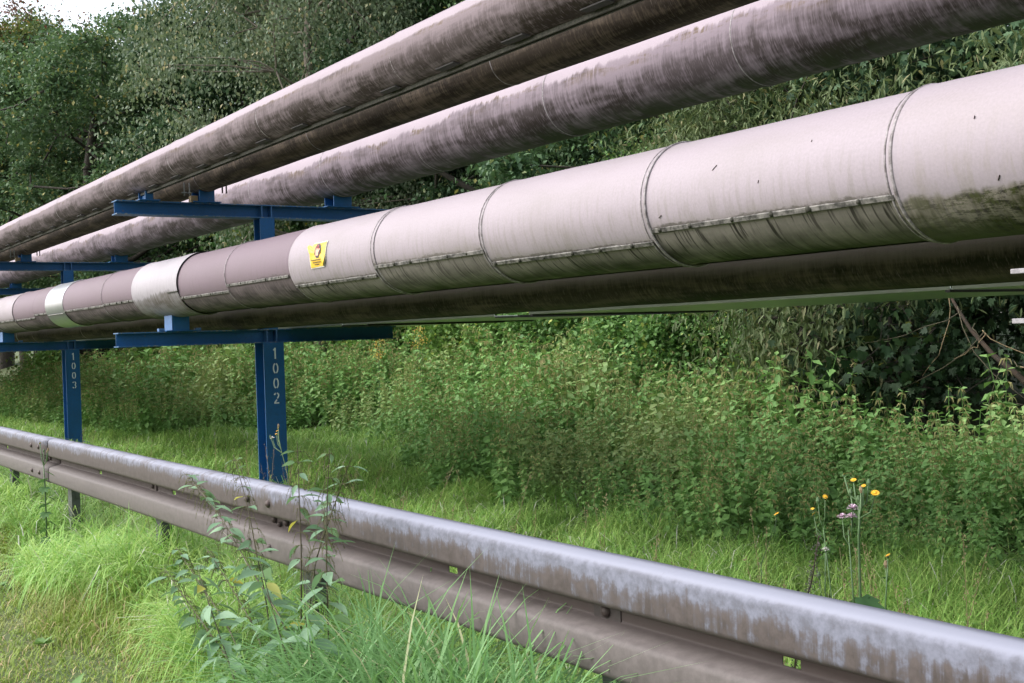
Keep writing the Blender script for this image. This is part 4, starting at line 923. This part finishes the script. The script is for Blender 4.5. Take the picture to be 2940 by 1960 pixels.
nettle_plant([(-3.70, 1.50, 0)] + Zs([(-3.972,1.55,-1.052),(-4.261,1.55,-.903),(-4.554,1.55,-.783)]), 'leaning nettle ending just below the rail by a yellow leaf', 2)
nettle_plant([(-3.80, 1.48, 0)] + Zs([(-4.109,1.5,-1.044),(-4.455,1.5,-.921),(-4.761,1.5,-.804)]), 'leaning nettle whose bluish top leaf droops below the rail, second from the left', 3)
nettle_plant([(-3.60, 1.56, 0)] + Zs([(-3.855,1.6,-.997),(-4.082,1.6,-.888),(-4.293,1.6,-.783),(-4.499,1.6,-.668),(-4.766,1.6,-.578),(-4.95,1.6,-.525)]), 'long leaning nettle crossing both waves of the rail, seed tassels at its tip', 4, .06, .14)
nettle_plant([(-4.05, 1.62, 0)] + Zs([(-4.174,1.65,-.974),(-4.271,1.65,-.792),(-4.347,1.65,-.607),(-4.485,1.65,-.426)]), 'nettle leaning slightly left past the four rail bolts, reaching above the rail', 5, .05, .13)
nettle_plant([(-3.55, 1.60, 0)] + Zs([(-3.539,1.6,-.937),(-3.538,1.6,-.686),(-3.506,1.6,-.448),(-3.482,1.6,-.343)]), 'tallest upright nettle with thick seed tassels before the rail', 6, .055, .15)
nettle_plant([(-4.08, 1.72, 0)] + Zs([(-4.084,1.75,-.818),(-4.088,1.75,-.635),(-4.088,1.75,-.495),(-4.09,1.75,-.36)]), 'thin upright nettle just left of the tallest one', 7, .05, .12)
nettle_plant([(-4.00, 1.68, 0)] + Zs([(-3.864,1.7,-.785),(-3.796,1.7,-.694),(-3.654,1.7,-.519),(-3.532,1.7,-.378)]), 'nettle leaning right across the tallest nettle', 8, .05, .12, True, .4)
nettle_plant([(-3.62, 1.38, 0), (-3.80, 1.38, .22), (-4.02, 1.38, .42), (-4.15, 1.38, .55)], 'short leafy nettle low among the leaning ones', 9, .09, .13, False)
nettle_plant([(-3.48, 1.52, 0), (-3.60, 1.5, .25), (-3.76, 1.5, .45), (-3.86, 1.5, .60)], 'short nettle with large pale leaves below the tallest one', 10, .10, .15, False)
nettle_plant([(-3.36, 1.50, 0), (-3.42, 1.5, .28), (-3.50, 1.5, .50)], 'low nettle at the left side of the long grass', 11, .10, .14, False)

# flower stems ----------------------------------------------------------------
def flower_head(mb, p, r, axis, n=16):
    ax = Vector(axis).normalized(); a = ax.orthogonal().normalized(); b = ax.cross(a); p = Vector(p)
    for k in range(n):
        q = 2*PI*k/n; d = a*math.cos(q) + b*math.sin(q); e = a*math.cos(q+.25) + b*math.sin(q+.25); f_ = a*math.cos(q-.25)+b*math.sin(q-.25)
        mb.add([p, p+e*r*.7+ax*r*.12, p+d*r+ax*r*.1, p+f_*r*.7+ax*r*.12], [(0,1,2,3)])
    vs = [p + (a*math.cos(2*PI*k/8)+b*math.sin(2*PI*k/8))*r*.35 + ax*r*.2 for k in range(8)] + [p + ax*r*.35]
    mb.add(vs, [(k, (k+1) % 8, 8) for k in range(8)])
def fluff(mb, p, r, rng, n=50):
    for k in range(n):
        d = rng.normal(size=3); d /= np.linalg.norm(d); d[2] = abs(d[2])*.9 - .2; c_ = np.cross(d, [0, 0, 1.]); c_ = c_/(np.linalg.norm(c_)+1e-6)*r*.10; q = np.array(p)
        mb.add([tuple(q+c_*.3), tuple(q-c_*.3), tuple(q+d*r-c_), tuple(q+d*r+c_)], [(0,1,2,3)])
def wildflower(name, label, base, heads, buds=(), leavesat=(), fluffs=(), pinks=(), seed=0, stem_r=.0035, main=None):
    """heads: world points; stems branch from the main stem"""
    rng = np.random.default_rng(seed); root = empty(name, base); tag(root, label, 'wild flower', 'wild flowers about the guardrail'); B = np.array(base)
    main = [np.array(m) - B for m in main]; sm_ = MB(); sm_.tube([tuple(m) for m in main], [stem_r*(1-.5*k/(len(main)-1)) for k in range(len(main))], 6)
    def twigto(q):
        q = np.array(q) - B; zq = q[2]; f = np.interp(zq - .07, [m[2] for m in main], range(len(main))); i = int(min(f, len(main)-2)); s_ = main[i] + (main[i+1]-main[i])*(f-i)
        mid = (s_+q)/2 + np.array([(q-s_)[0]*.2, 0, -.015]); sm_.tube([tuple(s_), tuple(mid), tuple(q)], [stem_r*.55, stem_r*.5, stem_r*.4], 5)
        c_ = q; sm_.add([tuple(c_+np.array(e)*.006) for e in ((1,0,-.5),(-.5,.87,-.5),(-.5,-.87,-.5),(0,0,-1.6),(0,0,.4))], [(0,1,3),(1,2,3),(2,0,3),(1,0,4),(2,1,4),(0,2,4)]); return q
    for q, r_ in heads:
        p = twigto(q); hm = MB(); flower_head(hm, p, r_*.68, (rng.normal(0, .5), -.5, 1.)); hm.build('flower_head', M['petal'], root)
    for q in buds:
        p = twigto(q); hm = MB(); hm.tube([tuple(p-np.array([0,0,.008])), tuple(p), tuple(p+np.array([0,0,.010]))], [.003, .006, .003], 6); hm.build('bud', M['greenstem'] if rng.random() < .6 else M['drytwig'], root)
    for q, r_ in fluffs:
        p = twigto(q); hm = MB(); fluff(hm, p, r_, rng); hm.build('seed_head', M['fluff'], root)
    for q, r_ in pinks:
        p = twigto(q); hm = MB(); fluff(hm, p, r_*.85, rng, 60); hm.build('pink_flower_head', M['pink'], root)
    sm_.build('stem', M['greenstem'], root, smooth=True)
    for (q, yw, s_) in leavesat:
        lm = MB(); leaf_into(lm, np.array(q)-B, yw, -.5, 0, s_, 'lobed'); V = np.array(lm.v); link('leaf', npmesh('leaf', V, np.array([len(f_) for f_ in lm.f]), np.array([z_ for f_ in lm.f for z_ in f_]), np.full(len(V), float(rng.random()))), root, L['maple'])
    return root
z_ = lambda a, b, c_: (a, b, c_ + H0)
gz = float(hgt(-2.05, 2.4))
wildflower('sow_thistle', 'tall sow thistle behind the rail at the right with several yellow heads', (-2.05, 2.4, gz),
   [(z_(-2.064,2.4,-.397), .0125), (z_(-1.996,2.4,-.424), .017), (z_(-2.032,2.4,-.409), .010), (z_(-2.095,2.4,-.385), .007)],
   buds=[z_(-2.015,2.4,-.400), z_(-2.075,2.4,-.430), z_(-2.04,2.4,-.420), z_(-2.05,2.4,-.445)], leavesat=[(z_(-2.05,2.4,-.70), 1.4, .085), (z_(-2.05,2.4,-.695), -1.5, .09), (z_(-2.05,2.4,-.72), 3.0, .07), (z_(-2.055,2.4,-.545), 1.0, .035)],
   main=[(-2.05,2.4,gz), z_(-2.054,2.4,-.80), z_(-2.053,2.4,-.539), z_(-2.04,2.4,-.425)], seed=1, stem_r=.0048)
wildflower('thistle', 'thistle with three pale pink fluffy heads beside the tall sow thistle', (-2.03, 2.37, gz), [], pinks=[(z_(-2.035,2.36,-.462), .019), (z_(-2.039,2.36,-.483), .017), (z_(-2.087,2.38,-.491), .016)], main=[(-2.03,2.37,gz), z_(-2.05,2.37,-.70), z_(-2.06,2.37,-.52)], seed=2, stem_r=.003)
wildflower('hawkbit', 'thin hawkbit with two yellow heads left of the sow thistle', (-2.14, 2.42, gz), [(z_(-2.16,2.4,-.449), .011), (z_(-2.202,2.4,-.50), .012), (z_(-2.205,2.4,-.485), .008)], buds=[z_(-2.185,2.4,-.462)], main=[(-2.14,2.42,gz), z_(-2.15,2.4,-.7), z_(-2.17,2.4,-.53)], seed=3, stem_r=.0025)
wildflower('hawkbit', 'lone yellow flower low in the grass left of the other yellow ones', (-2.336, 2.42, gz), [(z_(-2.336,2.4,-.513), .012)], main=[(-2.46,2.42,gz), z_(-2.40,2.4,-.66), z_(-2.336,2.4,-.53)], seed=4, stem_r=.002)
wildflower('hawkbit', 'small orange yellow flower furthest right above the rail', (-1.96, 2.42, gz), [(z_(-1.963,2.4,-.576), .0105)], buds=[z_(-1.97,2.4,-.60)], main=[(-1.97,2.42,gz), z_(-1.975,2.4,-.7), z_(-1.963,2.4,-.585)], leavesat=[(z_(-1.97,2.4,-.63), 1., .02), (z_(-1.98,2.4,-.72), 4., .05)], seed=5, stem_r=.0025)
wildflower('seeded_dandelion', 'stalk with a single white seed head above the rail', (-2.164, 2.42, gz), [], fluffs=[(z_(-2.164,2.4,-.588), .011)], buds=[z_(-2.19,2.4,-.66)], main=[(-2.17,2.42,gz), z_(-2.17,2.4,-.7), z_(-2.166,2.4,-.60)], seed=6, stem_r=.002)
gz2 = float(hgt(-5.5, 2.3))
wildflower('ragwort', 'ragwort with small yellow heads and a pale fluff before the post marked 1002', (-5.45, 2.3, gz2), [(z_(-5.62,2.3,-.436), .012), (z_(-5.635,2.3,-.452), .010), (z_(-5.605,2.3,-.420), .009), (z_(-5.61,2.3,-.455), .010)], fluffs=[(z_(-5.685,2.3,-.475), .014)], buds=[z_(-5.71,2.3,-.47), z_(-5.60,2.3,-.41)], main=[(-5.42,2.3,gz2), z_(-5.501,2.3,-.652), z_(-5.58,2.3,-.52), z_(-5.61,2.3,-.45)], seed=7, stem_r=.003)
wildflower('groundsel', 'leafy green groundsel with an orange head before the left end of the rail', (-7.56, 1.6, 0.), [(z_(-7.655,1.6,-.559), .012)], buds=[z_(-7.47,1.6,-.60), z_(-7.56,1.6,-.60), z_(-7.44,1.6,-.585)], main=[(-7.56,1.6,0), z_(-7.558,1.6,-.844), z_(-7.579,1.6,-.69)],
   leavesat=[(z_(-7.56,1.6,-.72-.05*k), k*2.1, .07) for k in range(9)], seed=8, stem_r=.006)
# dock with dark seeds
dk = empty('dock_stalk', (-2.22, 2.3, gz)); tag(dk, 'leaning dock stalk with dark seed clusters behind the rail at the right', 'dock')
mb = MB(); line = [(0,0,0), (.02,0,.45), (.05,0,.62), (.10,0,.68+.07), (.125,0,.86)]; mb.tube(line, [.003,.003,.0025,.002,.0015], 5); mb.build('stem', M['brownbark'], dk)
mb = MB(); rg = np.random.default_rng(3)
for k in range(260):
    f = .45 + .55*rg.random(); zz = .86*f; xx = np.interp(zz, [p[2] for p in line], [p[0] for p in line]); c_ = np.array([xx, 0, zz]) + rg.normal(0, .010*(1.3-f*.6), 3); r_ = .0032
    mb.add([tuple(c_+np.array(e)*r_) for e in ((1,0,0),(-.5,.87,0),(-.5,-.87,0),(0,0,1.4))], [(0,1,3),(1,2,3),(2,0,3)])
mb.build('seed_cluster', M['clip'], dk)
# goldenrod in the bushes
for gx, gy, gzz, lab in ((-15.45, 8.6, .10, 'goldenrod spray with yellow tufts at the end of the lower beam'), (-17.0, 8.7, -.14, 'smaller goldenrod spray with yellow tufts right of post 1002')):
    root = empty('goldenrod', (gx, gy, float(hgt(gx, gy)))); tag(root, lab, 'goldenrod'); zt = gzz + H0 - float(hgt(gx, gy)); mb = MB(); sm_ = MB()
    for k in range(5):
        ex, ez = rg.normal(0, .10), zt + rg.normal(0, .08); sm_.tube([(0, 0, 0), (ex*.5, 0, ez*.6), (ex, 0, ez)], [.004, .003, .002], 5)
        for q in range(34):
            c_ = np.array([ex, 0, ez]) + rg.normal(0, .045, 3); r_ = .007; mb.add([tuple(c_+np.array(e)*r_) for e in ((1,0,0),(-.5,.87,0),(-.5,-.87,0),(0,0,1.2))], [(0,1,3),(1,2,3),(2,0,3)])
    sm_.build('stem', M['greenstem'], root); mb.build('flower_spray', M['petal'], root)
# slender seeding stalks standing in the meadow behind the rail
rs = np.random.default_rng(19); st_mb = MB()
for k in range(130):
    x = rs.uniform(-9, -1.6); y = rs.uniform(2.0, 3.4); b = np.array([x, y, float(hgt(x, y))]); h_ = rs.uniform(.45, .85); dx, dy = rs.normal(0, .10, 2)
    pts = [tuple(b + np.array([dx*f*f, dy*f*f, h_*f])) for f in (0, .35, .7, 1)]; st_mb.tube(pts, [.0014, .0013, .001, .0007], 4, cap=False)
    for q in range(26):
        f = 1 - .33*rs.random(); c_ = b + np.array([dx*f*f, dy*f*f, h_*f]) + rs.normal(0, .006, 3); r_ = .0022; st_mb.add([tuple(c_+np.array(e)*r_) for e in ((1,0,0),(-.5,.87,0),(-.5,-.87,0),(0,0,2.4))], [(0,1,3),(1,2,3),(2,0,3)])
o = st_mb.build('seeding_stalks', M['drytwig'], None); tag(o, 'thin brownish seeding stalks scattered through the grass behind the rail', 'grass stalks', kind='stuff')
# broad-leaved weeds in the verge
for k, (x, y, lab, s_) in enumerate(((-5.6, 1.15, 'low broad leaved dandelion rosette in the verge below the second rail post', 1.), (-4.75, 1.08, 'dandelion rosette with long toothed leaves in the short grass', 1.2), (-7.2, 1.25, 'weed tuft in the short grass near the left edge', 1.), (-4.3, .95, 'small round leaved weed at the bottom edge, left of the nettles', .7))):
    rg2 = np.random.default_rng(40+k); n = 14; C = np.tile([0, 0, .02], (n, 1)); V, s, i, r = scatter(*LEAF['toothed' if k % 2 else 'round'], rots(np.linspace(0, 2*PI, n)+rg2.normal(0, .2, n), rg2.normal(.35, .2, n), rg2.normal(0, .2, n), rg2.uniform(.035, .07, n)*s_), C, rg2.random(n)*.6)
    o = link('rosette_weed', npmesh('rosette_weed', V, s, i, r), None, L['bright']); o.location = (x, y, float(hgt(x, y))); tag(o, lab, 'weed', 'rosette weeds in the verge')
print('total faces', sum(len(o.data.polygons) for o in bpy.data.objects if o.type == 'MESH'))
